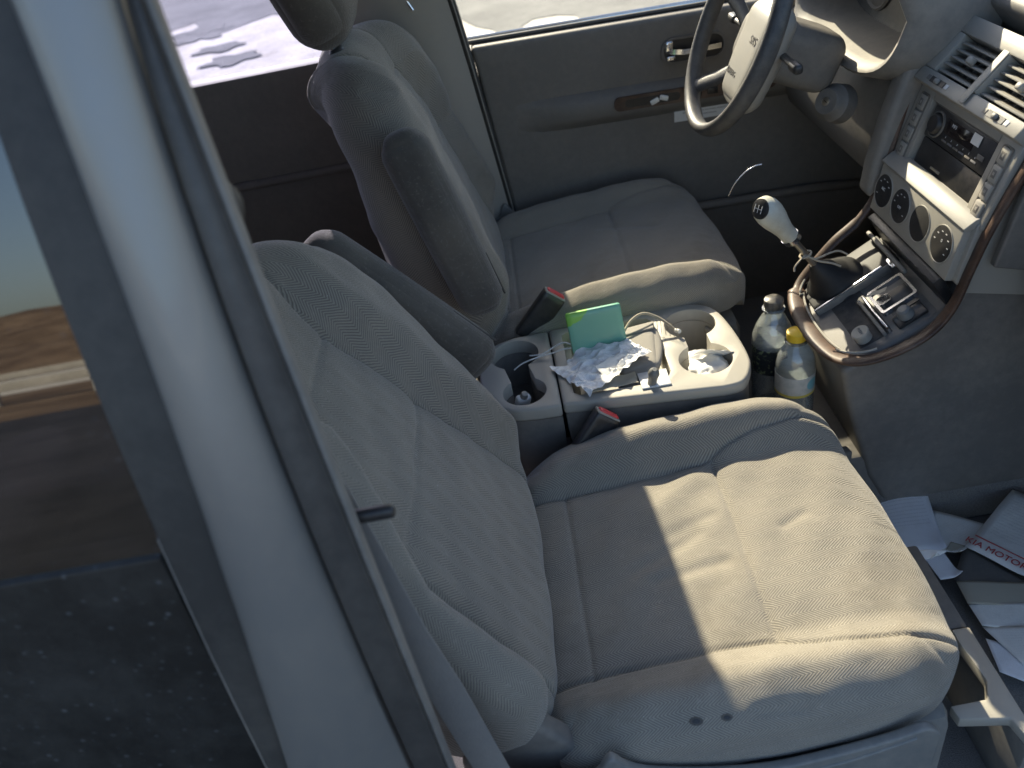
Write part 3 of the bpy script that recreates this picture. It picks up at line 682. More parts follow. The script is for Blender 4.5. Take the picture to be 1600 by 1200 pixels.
dseat, dbs = make_seat(-.105, .465, .41, (.055, .03), 18, -1, 'herringbone cloth driver seat behind the steering wheel', [((.2, -.1), (.35, .0), -.003, .02), ((.3, .1), (.42, .05), -.004, .015)], .60)
def armrest(t, x0, z0, lean, L_, y, wdt, lab=None):
    a = R(lean); c = Vector((x0-math.sin(a)*L_/2, y, z0+math.cos(a)*L_/2))-t.location
    o = rbox('armrest', (wdt, .068, L_), .032, 'fabric_plain', t, c, (0, -a, 0), n=16, bulge=.05)
    # zip at the lower end
    q = Vector((math.cos(a), 0, math.sin(a)))*(wdt/2+.001)
    e0 = Vector((x0, y, z0))-t.location
    tube('zip', [e0+q+Vector((-math.sin(a), 0, math.cos(a)))*s for s in (.015, .06, .11)], .0022, 'seal', o).parent = t
    return o
armrest(dseat, -.092, .535, 13, .375, .118, .090)
armrest(pseat, -.112, .528, 39.5, .365, -.068, .115)
# seat side shield and recliner cover (outboard)
def shield(t, sy, seatz):
    y0 = sy*.298; loc = t.location
    top = [(-.075, .055), (-.04, .062), (-.005, .050), (.03, .046), (.055, .052), (.069, .078), (.080, .082), (.095, .060), (.125, .037), (.20, .012), (.28, .000), (.36, .010), (.43, .026), (.472, .040), (.492, .022)]
    pts = [(p[0], p[1]-.045) for p in smoothline(top, 5)]+[(.49, -.10), (.47, -.26), (-.06, -.26)]
    pts = [(float(p[0]), float(p[1])) for p in pts]; y0 = sy*.308
    a, b_ = (y0, y0-.014) if sy < 0 else (y0, y0+.014)
    o = prism('side_shield', pts, 'y', min(a, b_), max(a, b_), 'shield', t, .004, 3)
    rib = [(.04, sy*.322, -.02), (.10, sy*.322, -.035), (.2, sy*.322, -.055), (.28, sy*.322, -.062), (.37, sy*.322, -.052), (.46, sy*.322, -.02)]
    tube('shield_ridge', [tuple(map(float, q)) for q in smoothline(rib, 5)], .003, 'shield', t)
    return o
shield(pseat, -1, 0); shield(dseat, 1, 0)
for t, sy in ((pseat, -1), (dseat, 1)):
    prism('recliner_cover', [(-.13, -.26), (.04, -.26), (.04, -.01), (-.01, .06), (-.06, .07), (-.12, .0)], 'y', min(sy*.24, sy*.275), max(sy*.24, sy*.275), 'dash_dark', t, .01, 3)
for t, sy in ((pseat, -1), (dseat, 1)):
    box('seat_base', .02, .540, -.285, .27, -.31, -.060, 'shield', t, .03)
    lathe('recliner_bolt', [(0, .006), (.006, .006), (.009, .002), (.009, -.01)], 'steel', t, (-.035, sy*.318, -.015), (R(90)*-sy*-1, 0, 0), n=16)
# front valance: fabric apron below the cushion nose
# bracket / tray lip in front of the passenger seat base, catching the sun
br = empty('seat_rail_cover', (.55, -.52, .0), label='dark plastic rail cover with pale sunlit lip under the passenger seat front', cat='rail cover')
def rb(o): o.parent = br; o.matrix_parent_inverse = Matrix.Translation((-.55, .52, 0)); return o
rb(box('cover_top', .47, .588, -.505, -.33, .150, .172, 'dash_dark', None, .006))
rb(box('cover_front', .572, .590, -.70, -.33, .0, .150, 'dash_dark', None, .004))
rb(prism('lip', [(.560, -.507), (.588, -.507), (.588, -.70), (.575, -.70), (.568, -.662), (.50, -.652), (.497, -.63), (.552, -.628), (.566, -.60), (.560, -.54)], 'z', .152, .174, 'beige', None, .003))

from mathutils.bvhtree import BVHTree
def on_surface(o, px, py):
    bpy.context.view_layer.update()
    mw = o.matrix_world; t_ = BVHTree.FromPolygons([mw @ v.co for v in o.data.vertices], [tuple(p.vertices) for p in o.data.polygons])
    d = (fw+rt*((px-800)/FPX)-up*((py-600)/FPX)).normalized(); h = t_.ray_cast(Vector((0, -1.2845, 1.3666)), d); return h[0], h[1]
pcush = [c for c in pseat.children if c.name.startswith('cushion')][0]
for (px, py, r_) in ((1088, 1127, .0060), (1136, 1121, .0050)):
    hp, hn = on_surface(pcush, px, py)
    if hp:
        if hn.z < 0: hn = -hn
        m_ = Matrix.Translation(hp-pseat.location) @ hn.to_track_quat('Z', 'Y').to_matrix().to_4x4() @ Matrix.Diagonal((1.3, .8, 1, 1))
        o = lathe('burn_hole', [(0, .0006), (r_*.75, .0004), (r_, .0012), (r_*1.15, .0002)], 'fabric_plain', None, n=18); o.data.transform(m_); o.parent = pseat
        o2 = lathe('hole_centre', [(0, .0012), (r_*.6, .0009), (r_*.7, .0)], 'black', None, n=14); o2.data.transform(m_); o2.parent = o
# ------------------------------------------------------------------ buckles
def buckle(name, top, base, label, face=(.25, -.55, .8)):
    t = empty(name, tuple(base), label=label, cat='belt buckle', group='seat belt buckles')
    d = (Vector(top)-Vector(base)); ln = d.length; z = d.normalized()
    x = Vector((0, 1, 0)); y = z.cross(x).normalized(); x = y.cross(z)
    m = Matrix(((x.x, y.x, z.x), (x.y, y.y, z.y), (x.z, y.z, z.z))).to_4x4()
    o = rbox('housing', (.026, .052, ln), .007, 'black', None, n=8); xform(o, m @ Matrix.Translation((0, 0, ln/2))); o.parent = t
    o = rbox('release_button', (.016, .040, .008), .003, 'red', None, n=5); xform(o, m @ Matrix.Translation((0, 0, ln+.001))); o.parent = t
    o = rbox('button_rim', (.023, .048, .004), .0018, 'silver', None, n=5); xform(o, m @ Matrix.Translation((0, 0, ln-.001))); o.parent = t
    return t, m, ln
b1, m1, l1 = buckle('belt_buckle', (.098, -.125, .415), (.028, -.150, .335), 'red button belt buckle beside the passenger seat cushion')
o = xform(box('care_tag', -.0135, -.0150, -.012, .006, .0, .012, 'label', None, 0), m1 @ Matrix.Rotation(.2, 4, 'X')); o.parent = b1
b2, m2, l2 = buckle('belt_buckle', (.048, .190, .495), (-.03, .180, .41), 'red button belt buckle beside the driver seat cushion')

# ================================================================== centre console
con = empty('centre_console', (.12, .03, 0), label='beige plastic centre console with cup holders and open tray between the seats', cat='console')
def pc(o): o.parent = con; o.matrix_parent_inverse = Matrix.Translation((-.12, -.03, 0)); return o
ZT = .430
# top plate with real holes, cut with a boolean at build time
def holed_plate(name, outline, holes, z0, z1, mat):
    o = prism(name, outline, 'z', z0, z1, mat, None, .006, 3)
    cut = []
    for h in holes:
        c = prism('cutter', h, 'z', z0-.05, z1+.05, mat, None, 0); cut.append(c)
        md = o.modifiers.new('b', 'BOOLEAN'); md.object = c; md.operation = 'DIFFERENCE'; md.solver = 'EXACT'
    bpy.context.view_layer.update()
    dg = bpy.context.evaluated_depsgraph_get(); me = bpy.data.meshes.new_from_object(o.evaluated_get(dg)); o.modifiers.clear(); o.data = me
    for c in cut: bpy.data.objects.remove(c)
    bm = bmesh.new(); bm.from_mesh(me)
    es = [e for e in bm.edges if len(e.link_faces) == 2 and e.calc_face_angle(0) > R(60) and all(abs(v.co.z-z1) < 1e-4 for v in e.verts)]
    bmesh.ops.bevel(bm, geom=es, offset=.0022, segments=2, affect='EDGES', profile=.5, clamp_overlap=True)
    bm.to_mesh(me); bm.free(); me.polygons.foreach_set('use_smooth', [True]*len(me.polygons)); me.set_sharp_from_angle(angle=R(40))
    return o
def circle(cx, cy, rx, ry=None, n=36, a0=0, a1=360):
    return [(cx+rx*math.cos(R(a0+(a1-a0)*i/n)), cy+(ry or rx)*math.sin(R(a0+(a1-a0)*i/n))) for i in range(n)]
def pair(c1, r1, c2, r2, w):  # two cup holes joined by a slot, as one outline (c1 far, c2 near)
    t1 = math.asin(w/r1); t2 = math.asin(w/r2); out = []
    for i in range(31):
        a = -math.pi/2+t1+(2*math.pi-2*t1)*i/30; out.append((c1[0]+r1*math.cos(a), c1[1]+r1*math.sin(a)))
    for i in range(31):
        a = math.pi/2+t2+(2*math.pi-2*t2)*i/30; out.append((c2[0]+r2*math.cos(a), c2[1]+r2*math.sin(a)))
    return out
front_out = [(.0215, .160), (.12, .164), (.26, .168)] + [tuple(map(float, p)) for p in smoothline([(.30, .167), (.335, .158), (.362, .125), (.375, .05), (.378, -.04), (.368, -.085), (.345, -.118), (.31, -.124)], 4)] + [(.2, -.112), (.0215, -.094)]
rear_out = [(.0185, .160), (.0185, -.094)] + [tuple(map(float, p)) for p in smoothline([(-.03, -.092), (-.075, -.082), (-.112, -.045), (-.128, .02), (-.125, .09), (-.10, .138), (-.06, .156), (-.03, .159)], 4)]
cups_f = pair((.300, .092), .0505, (.300, -.031), .050, .022)
cups_r = pair((-.055, .094), .049, (-.045, -.033), .042, .024)
bin_hole = [(.055, .139), (.20, .143), (.222, .137), (.232, .12), (.230, -.05), (.220, -.072), (.20, -.078), (.055, -.075), (.045, -.066), (.045, .13)]
pc(holed_plate('top_plate', front_out, [cups_f, bin_hole], .405, ZT, 'beige'))
pc(holed_plate('rear_top_plate', rear_out, [cups_r], .400, ZT-.001, 'beige'))
def shrink(pts, f, c=(.12, .03)): return [(c[0]+(x-c[0])*f, c[1]+(y-c[1])*f) for x, y in pts]
def wall(name, outl, z0, z1, mat, taper=.97, close=True):
    k = len(outl); c = (sum(p[0] for p in outl)/k, sum(p[1] for p in outl)/k)
    lo = shrink(outl, taper, c); V = [(x, y, z1) for x, y in outl]+[(x, y, z0) for x, y in lo]
    F = [(i, (i+1) % k, k+(i+1) % k, k+i) for i in range(k)]
    if close: F.append(tuple(k+i for i in range(k)))
    return mk(name, V, F, mat, None, True, angle=40)
pc(wall('body', shrink(front_out, .985, (.2, .03)), .02, .406, 'dash_dark', .96, False))
pc(wall('rear_body', shrink(rear_out, .985, (-.05, .03)), .02, .401, 'dash_dark', .96, False))
pc(wall('cup_well', cups_f, .33, .404, 'beige', .90))
pc(wall('rear_cup_well', cups_r, .325, .399, 'dash_dark', .90))
pc(wall('bin_well', bin_hole, .375, .404, 'beige', .97))
pc(box('tray_step', .046, .060, -.07, .13, .376, .404, 'beige', None, .003))
for (cx, cy, r_, angs) in ((.300, .094, .049, (10,)), (.300, -.031, .047, (20, 190))):
    for a in angs:
        t_ = R(a); V = []
        pts = [(cx+r_*math.cos(t_+q)*1.0, cy+r_*math.sin(t_+q)) for q in np.linspace(-.5, .5, 8)] + [(cx+r_*.80*math.cos(t_+q), cy+r_*.80*math.sin(t_+q)) for q in np.linspace(.35, -.35, 6)]
        pc(prism('cup_tab', pts, 'z', .385, .398, 'beige', None, .002))

# things in the tray
def crumple(name, w_, h_, amp, mat, loc, rot, seed, nx=26, ny=20, label='', cat='', fold=0, sc2=22):
    V = []; F = []
    for i in range(nx+1):
        for j in range(ny+1):
            u = (i/nx-.5)*w_; v = (j/ny-.5)*h_
            n1 = noise.noise(Vector((u*sc2, v*sc2, seed)))+.6*noise.noise(Vector((u*sc2*2.6, v*sc2*2.6, seed+9)))
            if sc2 > 30: n1 = 1.1*noise.noise(Vector((u*14, v*14, seed)))+.8*(1-2*abs(noise.noise(Vector((u*42+v*20, v*13-u*6, seed+5)))))+.5*(1-2*abs(noise.noise(Vector((u*18-v*16, v*60+u*22, seed+6)))))-.8
            ed = .0 if 0 < i < nx and 0 < j < ny else .003*noise.noise(Vector((u*90, v*90, seed+4)))
            V.append((u+ed+amp*.4*noise.noise(Vector((u*30, v*30, seed+3))), v+ed, n1*amp+fold*abs(u)/w_))
    for i in range(nx):
        for j in range(ny): F.append((i*(ny+1)+j, (i+1)*(ny+1)+j, (i+1)*(ny+1)+j+1, i*(ny+1)+j+1))
    o = mk(name, V, F, mat, None, False, loc, rot); m = o.modifiers.new('solid', 'SOLIDIFY'); m.thickness = .0006
    if label: tag(o, label, cat)
    return o
g = rbox('green_case', (.108, .013, .088), .005, 'green', None, (.112, .065, .474), (R(-14), R(-3.5), R(-3)), n=8)
tag(g, 'glossy mint green flat case standing upright in the console tray', 'case')
tag(tube('white_cable', smoothline([(.058, .062, .452), (.045, .066, .456), (.025, .07, .447), (.0, .066, .438), (-.025, .075, .433)], 6), .0014, 'cord'), 'thin white cable pair from the green case to the rear cup holder', 'cable')
tag(tube('white_cable', smoothline([(.058, .056, .447), (.04, .058, .446), (.02, .06, .440), (-.005, .062, .436), (-.04, .058, .430), (-.06, .055, .42)], 6), .0014, 'cord'), 'thin white cable lying nearer the passenger, ending in the rear cup holder', 'cable')
cab = tube('tan_cable', smoothline([(.165, .075, .448), (.185, .092, .462), (.21, .10, .468), (.235, .092, .460), (.255, .075, .448), (.268, .062, .437)], 6), .0026, 'tancord')
tag(cab, 'stiff tan cable arching out of the tray towards the front cup holder', 'cable')
lathe('cable_plug', [(0, 0), (.004, .0), (.0042, .012), (0, .012)], 'cord', cab, (.266, .064, .439), (R(60), R(60), 0), n=12)
for k_ in range(6): tube('frayed_strand', [(.235+.006*k_, .090-.006*k_, .458), (.232+.007*k_, .073-.006*k_, .4335)], .0006, 'tancord', cab, 5)
crumple('plastic_bag', .152, .128, .010, 'film', (.105, .002, .445), (R(-6), R(-5), R(30)), 3, 60, 50, 'crumpled clear plastic bag shining in the sun over the console tray', 'plastic bag', sc2=34)
crumple('paper_receipt', .10, .028, .003, 'tissue', (.145, -.012, .447), (R(12), R(-4), R(24)), 7, 16, 8, 'narrow white paper strip lying on the plastic bag', 'paper')
crumple('paper_scrap', .10, .035, .003, 'kraft', (.115, -.058, .433), (0, R(2), R(6)), 8, 16, 8, 'creased tan paper scrap under the plastic bag by the tray edge', 'paper')
pch = rbox('pouch', (.075, .125, .022), .010, 'pouch', None, (.185, .030, .428), (R(4), R(-12), R(-10)), n=14, bulge=.25)
tag(pch, 'soft grey suede pouch in the console tray', 'pouch')
rbox('flap', (.072, .028, .004), .0018, 'pouch', pch, (0, .056, .012), (R(-10), 0, 0), n=6)
bk_ = box('notebook', .130, .215, -.075, -.030, .405, .425, 'pouch', None, .003); tag(bk_, 'small grey wallet under the pouch at the tray front', 'wallet')
cd = box('white_card', .168, .222, -.093, -.045, .4305, .4335, 'label', None, .001); tag(cd, 'white plastic holder clipped on the near tray edge', 'holder')
tag(lathe('cigarette_lighter_plug', [(0, .040), (.004, .040), (.009, .035), (.0105, .028), (.009, .022), (.008, .0), (0, 0)], 'shield', None, (.188, -.082, .432), (R(14), R(8), 0), n=24), 'small blue-grey plug standing on the near edge of the tray', 'plug')
# tissues in the near cup holder
ts = rbox('crumpled_tissue', (.075, .065, .05), .02, 'tissue', None, (.305, -.034, .395), (0, 0, .3), n=26)
for v in ts.data.vertices:
    n_ = noise.noise(v.co*55)*.007+noise.noise(v.co*130+Vector((4, 4, 4)))*.003; v.co += v.co.normalized()*n_
tag(ts, 'crumpled white tissue stuffed in the near front cup holder', 'tissue')
crumple('tissue_sheet', .055, .06, .006, 'tissue', (.322, -.012, .425), (R(-35), R(28), R(20)), 12, 16, 16, 'thin white tissue sheet sticking up out of the near front cup holder', 'tissue')
f_ = crumple('wrapper', .05, .04, .008, 'film', (.30, .035, .385), (R(10), 0, 0), 31, 16, 14, 'crumpled clear wrapper in the slot between the front cup holders', 'wrapper')
lt = rbox('white_lighter', (.030, .018, .045), .006, 'label', None, (-.055, -.012, .385), (R(20), R(10), R(20)), n=6); tag(lt, 'small grey-white adaptor standing in the rear cup holder', 'adaptor')
lathe('adaptor_knob', [(0, .012), (.006, .010), (.008, 0), (0, 0)], 'silver', lt, (0, 0, .022), n=14)

# low tray in front of the console where the bottles stand
low = empty('floor_tray', (.45, .03, 0), label='dark low tray between the console and the dashboard holding the bottles', cat='tray')
def pl(o): o.parent = low; o.matrix_parent_inverse = Matrix.Translation((-.45, -.03, 0)); return o
pl(box('tray_base', .36, .62, -.13, .17, .02, .205, 'dash_dark', None, .01))
pl(box('tray_rail', .385, .397, -.10, .13, .205, .24, 'beige', None, .003))
pl(box('tray_lip', .37, .55, -.135, -.115, .205, .228, 'dash_dark', None, .004))
o = box('tray_rib', -.009, .009, -.07, .05, 0, .012, 'beige', None, .003); o.location = (.585, -.05, .215); o.rotation_euler = (0, 0, R(14)); tag(o, 'pale plastic strip lying by the foot of the yellow capped bottle', 'strip')
# bottles
M['blackcap'] = plastic('black_bottle_cap', (.03, .03, .03), .28, dust=.7)  # heavy pale dust mix paints sun glare onto the black cap
def bottle(loc, r, prof, wl, capm, capr, caph, label, lab_m, lz0, lz1, top):
    t = empty('water_bottle', loc, label=label, cat='bottle', group='plastic water bottles')
    lathe('bottle_body', prof, 'pet', t, n=48)
    pw = [(p[0]-.0012 if p[0] > .002 else 0, p[1]) for p in prof if p[1] <= wl]; pw = [(0, .004)]+pw[1:] + [(pw[-1][0], wl), (0, wl)]
    lathe('water', pw, 'water', t, n=48)
    lathe('label_sleeve', [(r+.0006, lz0), (r+.0006, lz1)], lab_m, t, n=48)
    c = lathe('cap', [(0, top+caph), (capr*.86, top+caph), (capr, top+caph-.002), (capr, top+.002), (capr*.98, top), (capr*.8, top)], capm, t, n=40)
    lathe('neck_ring', [(capr*.8, top-.006), (capr*1.18, top-.005), (capr*1.18, top-.002), (capr*.8, top-.001)], 'pet', c, n=36)
    return t
r1 = .0375
def labelmat(name, base, fn):
    b = NB(name); obj = b.n('ShaderNodeTexCoord').outputs['Object']; s = b.n('ShaderNodeSeparateXYZ', ins={0: obj}); return fn(b, s, obj, base)
def lab_a(b, s, obj, base):
    z = s.outputs[2]; y = s.outputs[1]; x = s.outputs[0]
    band = b.math('GREATER_THAN', b.math('PINGPONG', b.math('ADD', z, 0.0), .0455), .0405)
    wob = b.noise(60, 3, .6, obj)
    blue = b.math('MULTIPLY', b.math('LESS_THAN', b.math('ADD', b.math('POWER', b.math('SUBTRACT', x, .024), 2), b.math('POWER', b.math('SUBTRACT', z, .118), 2)), .00016), 1)
    cc = b.mix(b.ramp(wob, .45, .6), (.70, .70, .66, 1), (.58, .60, .56, 1)); cc = b.mix(blue, cc, (.25, .55, .62, 1)); cc = b.mix(b.math('LESS_THAN', z, .098), cc, (.72, .60, .14, 1))
    return b.done(b.n('ShaderNodeBsdfPrincipled', ins={'Base Color': cc, 'Roughness': .35}).outputs[0])
def lab_b(b, s, obj, base):
    n_ = b.ramp(b.noise(90, 4, .7, obj), .55, .60)
    cc = b.mix(n_, (.03, .035, .04, 1), (.25, .30, .16, 1))
    return b.done(b.n('ShaderNodeBsdfPrincipled', ins={'Base Color': cc, 'Roughness': .3}).outputs[0])
M['labA'] = labelmat('pale_bottle_label', None, lab_a); M['labB'] = labelmat('dark_bottle_label', None, lab_b)
ba = bottle((.482, 0, .206), r1, [(0, .004), (.028, 0), (.036, .006), (r1, .016), (r1, .07), (.0365, .078), (r1, .09), (r1, .15), (.0365, .160), (.033, .175), (.024, .190), (.0155, .198), (.0135, .203), (.0135, .214)], .118, 'yellow', .0185, .018,
       'clear water bottle with a yellow cap and pale label by the seat cushion', 'labA', .092, .138, .209)
text('print', 'WATER', .009, 'greyink', ba, Matrix.Identity(4)) if False else None
bb = bottle((.462, .075, .206), .041, [(0, .004), (.030, 0), (.039, .006), (.041, .016), (.041, .07), (.040, .078), (.041, .09), (.041, .165), (.040, .176), (.033, .198), (.023, .218), (.0165, .228), (.0145, .233), (.0145, .245)], .168, 'blackcap', .0185, .019,
       'clear water bottle with a black cap and dark label behind the yellow capped one', 'labB', .10, .158, .240)
# ================================================================== dashboard
dash = empty('dashboard', (.85, 0, .7), label='grey dashboard with centre stack, instrument binnacle and burl wood trim', cat='dashboard')
def pd(o, p=None):
    o.parent = p or dash
    if p is None: o.matrix_parent_inverse = Matrix.Translation((-.85, 0, -.7))
    return o
class Sub:  # part of the dashboard holding sub-parts, all in world coordinates
    def __init__(s, o): s.o = pd(o)
    def add(s, c): c.parent = s.o; c.matrix_parent_inverse = Matrix.Identity(4); return c
def sub(o, c):
    c.parent = o; return c
# passenger half, plain profile
pas = [(.79, .52), (.765, .66), (.78, .80), (.80, .88), (.84, .93), (.95, .955), (1.36, .90), (1.36, .50)]
pd(prism('passenger_fascia', [tuple(map(float, p)) for p in pas], 'y', -.80, -.185, 'dash_dark', None, .02, 4))
# driver side lower panel
knee = [(.735, .812), (.705, .74), (.70, .66), (.73, .58), (.82, .50), (1.2, .48), (1.2, .80)]
pd(prism('knee_panel', knee, 'y', .168, .80, 'dash_dark', None, .02, 4))
pd(prism('dash_top', [(.83, .93), (.86, .955), (1.0, .965), (1.38, .905), (1.38, .84), (.90, .84)], 'y', -.175, .80, 'dash', None, .012, 3))
# instrument binnacle: surround ring lofted from the opening back to the cluster
def ringpts(x, yc, zc, ry, rz, n=40, p=3.2, tilt=0):
    out = []
    for i in range(n):
        t = 2*math.pi*i/n; c, s_ = math.cos(t), math.sin(t)
        yy = math.copysign(abs(c)**(2/p), c)*ry; zz = math.copysign(abs(s_)**(2/p), s_)*rz
        out.append((x+zz*(tilt if zz < 0 or tilt < .2 else -.45), yc+yy, zc+zz))  # upper half leans rearward: hood overhang added to shade the ledge under the radio
    return out
def loft(name, rings, mat, closed_end=False):
    V = [p for r_ in rings for p in r_]; k_ = len(rings[0]); F = []
    for i in range(len(rings)-1):
        for q in range(k_): F.append((i*k_+q, i*k_+(q+1) % k_, (i+1)*k_+(q+1) % k_, (i+1)*k_+q))
    if closed_end: F.append(tuple((len(rings)-1)*k_+q for q in range(k_)))
    return mk(name, V, F, mat, None, True, angle=50)
yc, zc = .400, .915
rings = [ringpts(.86, yc, zc-.02, .262, .135, tilt=.1), ringpts(.74, yc, zc-.005, .262, .126, tilt=.25), ringpts(.712, yc, zc, .256, .120, tilt=.30), ringpts(.704, yc, zc, .247, .112, tilt=.32), ringpts(.706, yc, zc, .240, .105, tilt=.32),
         ringpts(.725, yc, zc, .232, .098, tilt=.25), ringpts(.80, yc, zc+.0, .205, .082, tilt=.1)]
pd(loft('binnacle', rings, 'dash'))
cl = pd(loft('instrument_cluster', [ringpts(.800, yc, zc, .206, .083, tilt=.1), ringpts(.802, yc, zc, .19, .07, tilt=.1)], 'black', True))
for yy in (.30, .48):
    lathe('gauge', [(.058, .0), (.062, .004), (.066, .0)], 'dash_dark', cl, (.799, yy, .915), (0, R(-84), 0), n=32)
# side cheek between binnacle and centre stack
pd(prism('dash_cheek', [(.735, .875), (.715, .83), (.690, .74), (.672, .66), (.665, .60), (.80, .55), (.95, .60), (.95, .90), (.80, .915)], 'y', .157, .205, 'dash', None, .012, 4))
pd(prism('dash_cheek', [(.80, .90), (.765, .84), (.745, .74), (.72, .62), (.95, .55), (.95, .90)], 'y', -.186, -.170, 'dash_dark', None, .004, 4))
# outer driver-side vent
L = Loc((.738, .675, .845), (0, -1, 0), (.1, 0, 1))
v = pd(L.box('side_vent', -.055, .055, -.05, .05, -.03, -.004, 'black', None))
fr_o = rrect(-.062, .062, -.058, .058, .012); fr_i = rrect(-.052, .052, -.048, .048, .008)
sub(v, L.ring('vent_frame', fr_o, fr_i, -.02, .004, 'dash', None))
for k_ in range(5): sub(v, L.box('slat', -.052, .052, -.038+k_*.019-.002, -.038+k_*.019+.002, -.018, -.001, 'dash_dark', None, .001))
for a in (-.02, .02): sub(v, L.box('slat', a-.002, a+.002, -.046, .046, -.022, -.012, 'dash_dark', None, .001))

# ---- centre stack body with recess for the radio
body = [(.835, .885), (.81, .868), (.768, .815), (.757, .797), (.722, .690), (.708, .688), (.700, .680), (.680, .585), (.70, .560), (.95, .50), (.95, .86)]
stack = pd(prism('centre_stack', body, 'y', -.155, .155, 'silver', None, .002))
# vent face frame
L = Loc((.747, 0, .836), (0, -1, 0), (.0545, 0, .0585))   # a = towards the passenger, b = up the slope
H = .080
def fpiece(*a): return sub(stack, L.box('vent_surround', *a, 'silver', None, .003))
fpiece(-.155, .160, -.026, -.001, -.030, .004)      # bottom rail
fpiece(-.155, .160, .068, .098, -.030, .004)       # top rail
fpiece(-.155, -.121, -.001, .068, -.030, .0035)
fpiece(.147, .160, -.001, .068, -.030, .0035)
fpiece(-.003, .015, -.001, .068, -.030, .0065)     # divider
sub(stack, L.box('divider_cap', -.002, .014, -.022, .070, .0066, .009, 'silver', None, .002))
for (a0, a1) in ((-.121, -.003), (.015, .147)):
    vv = pd(L.box('air_vent', a0+.001, a1-.001, .0, .067, -.032, -.026, 'black', None, 0))
    for k_ in range(5):
        bb_ = .008+k_*.0128
        s_ = box('slat', a0+.002, a1-.002, -.0015, .0015, -.009, .009, 'silver', None, .0008)
        xform(s_, L.m @ Matrix.Translation((0, bb_, -.010)) @ Matrix.Rotation(R(28), 4, 'X')); sub(vv, s_)
    for q in range(5):
        a = a0+(a1-a0)*(q+.5)/5; sub(vv, L.box('fin', a-.001, a+.001, .002, .066, -.026, -.018, 'dash_dark', None, 0))
    ac = (a0+a1)/2; kn = rbox('vane_knob', (.014, .012, .014), .004, 'silver', None, n=5); xform(kn, L.m @ Matrix.Translation((ac+.006, .036, .003))); sub(vv, kn)
# thumb wheels on the bottom rail
for a in (-.085, .095):
    w0 = sub(stack, L.box('thumb_wheel_slot', a-.022, a+.022, -.019, -.009, .0042, .0052, 'black', None, 0))
    o = rbox('thumb_wheel', (.012, .010, .010), .004, 'shield', None, n=5); xform(o, L.m @ Matrix.Translation((a, -.014, .006))); sub(stack, o)
    sub(stack, L.box('vent_icon', a-.034, a-.025, -.018, -.010, .0042, .0052, 'dash_dark', None, .0005)); sub(stack, L.box('vent_icon', a+.025, a+.034, -.018, -.010, .0042, .0052, 'whiteink', None, .0005))
# mid face: side columns round the radio
b_ = Vector((.742, 0, .797))-Vector((.703, 0, .680))
L = Loc((.703, 0, .680), (0, -1, 0), b_); HB = b_.length
for a0, a1 in ((-.155, -.104), (.104, .160)): sub(stack, L.box('stack_column', a0, a1, -.004, HB+.012, -.03, .0, 'silver', None, .003))
sub(stack, L.box('stack_bridge', -.104, .104, HB-.006, HB+.020, -.03, .0005, 'silver', None, .003))
# radio (upper half) and storage slot
rad = pd(L.box('radio', -.098, .098, .060, .114, -.026, -.006, 'black', None, .003))
sub(rad, L.box('radio_trim', -.101, .101, .1135, .1165, -.028, -.006, 'dash_dark', None, .001))
k1 = lathe('volume_knob', [(0, .010), (.014, .010), (.017, .007), (.018, 0)], 'black', None, n=30); xform(k1, L.m @ Matrix.Translation((-.070, .087, -.006))); sub(rad, k1)
k2 = lathe('knob_ring', [(.0185, .0), (.0195, .0035), (.0215, .0035), (.0225, 0)], 'dash_dark', None, n=30); xform(k2, L.m @ Matrix.Translation((-.070, .087, -.0058))); sub(rad, k2)
sub(rad, L.box('display', -.045, .045, .082, .106, -.0058, -.0048, 'lcd', None, .001))
sub(rad, L.box('sticker', .036, .060, .093, .110, -.0046, -.0040, 'label', None, 0))
L.text('display_mark', 'MP3', .008, 'whiteink', rad, -.02, .099, -.0046)
for k_ in range(6): sub(rad, L.box('preset_button', -.040+k_*.019, -.025+k_*.019, .069, .0725, -.0060, -.0048, 'greyink' if k_ % 2 else 'dash_dark', None, .0005)); 
for k_ in range(6): L.text('button_mark', str(k_+1), .0045, 'whiteink', rad, -.0325+k_*.019, .0775, -.0056)
sub(rad, L.box('eject_button', .066, .084, .078, .086, -.0060, -.0042, 'dash_dark', None, .001))
pk = pd(L.box('storage_slot', -.098, .098, .001, .058, -.026, -.010, 'black', None, .002))
sub(pk, L.box('slot_edge', -.090, .090, .006, .0078, -.0098, -.006, 'steel', None, .0004))
sub(pk, L.box('slot_paper', -.040, -.010, .020, .024, -.0098, -.0075, 'steel', None, .0004))
# side switches
for a, n_ in ((-.128, 4), (.134, 4)):
    sub(stack, L.ring('switch_frame', rrect(a-.014, a+.014, .002, .122, .005), rrect(a-.012, a+.012, .004, .120, .004), -.002, .0018, 'dash_dark', None))
    for k_ in range(n_):
        b0 = .008+k_*.0285; mt = 'silver'
        s_ = pd(L.box('switch', a-.011, a+.011, b0, b0+.026, -.004, .0045, mt, None, .003))
        sub(s_, L.box('switch_icon', a-.005, a+.005, b0+.007, b0+.019, .0045, .0050, 'dash_dark', None, .0006))
        sub(s_, L.box('switch_icon', a-.0022, a+.0022, b0+.011, b0+.0155, .0050, .0053, 'silver', None, 0))
# ledge under the radio
pd(prism('radio_ledge', [(.712, .693), (.700, .690), (.682, .677), (.684, .672), (.71, .675)], 'y', -.150, .148, 'silver', None, .0015))
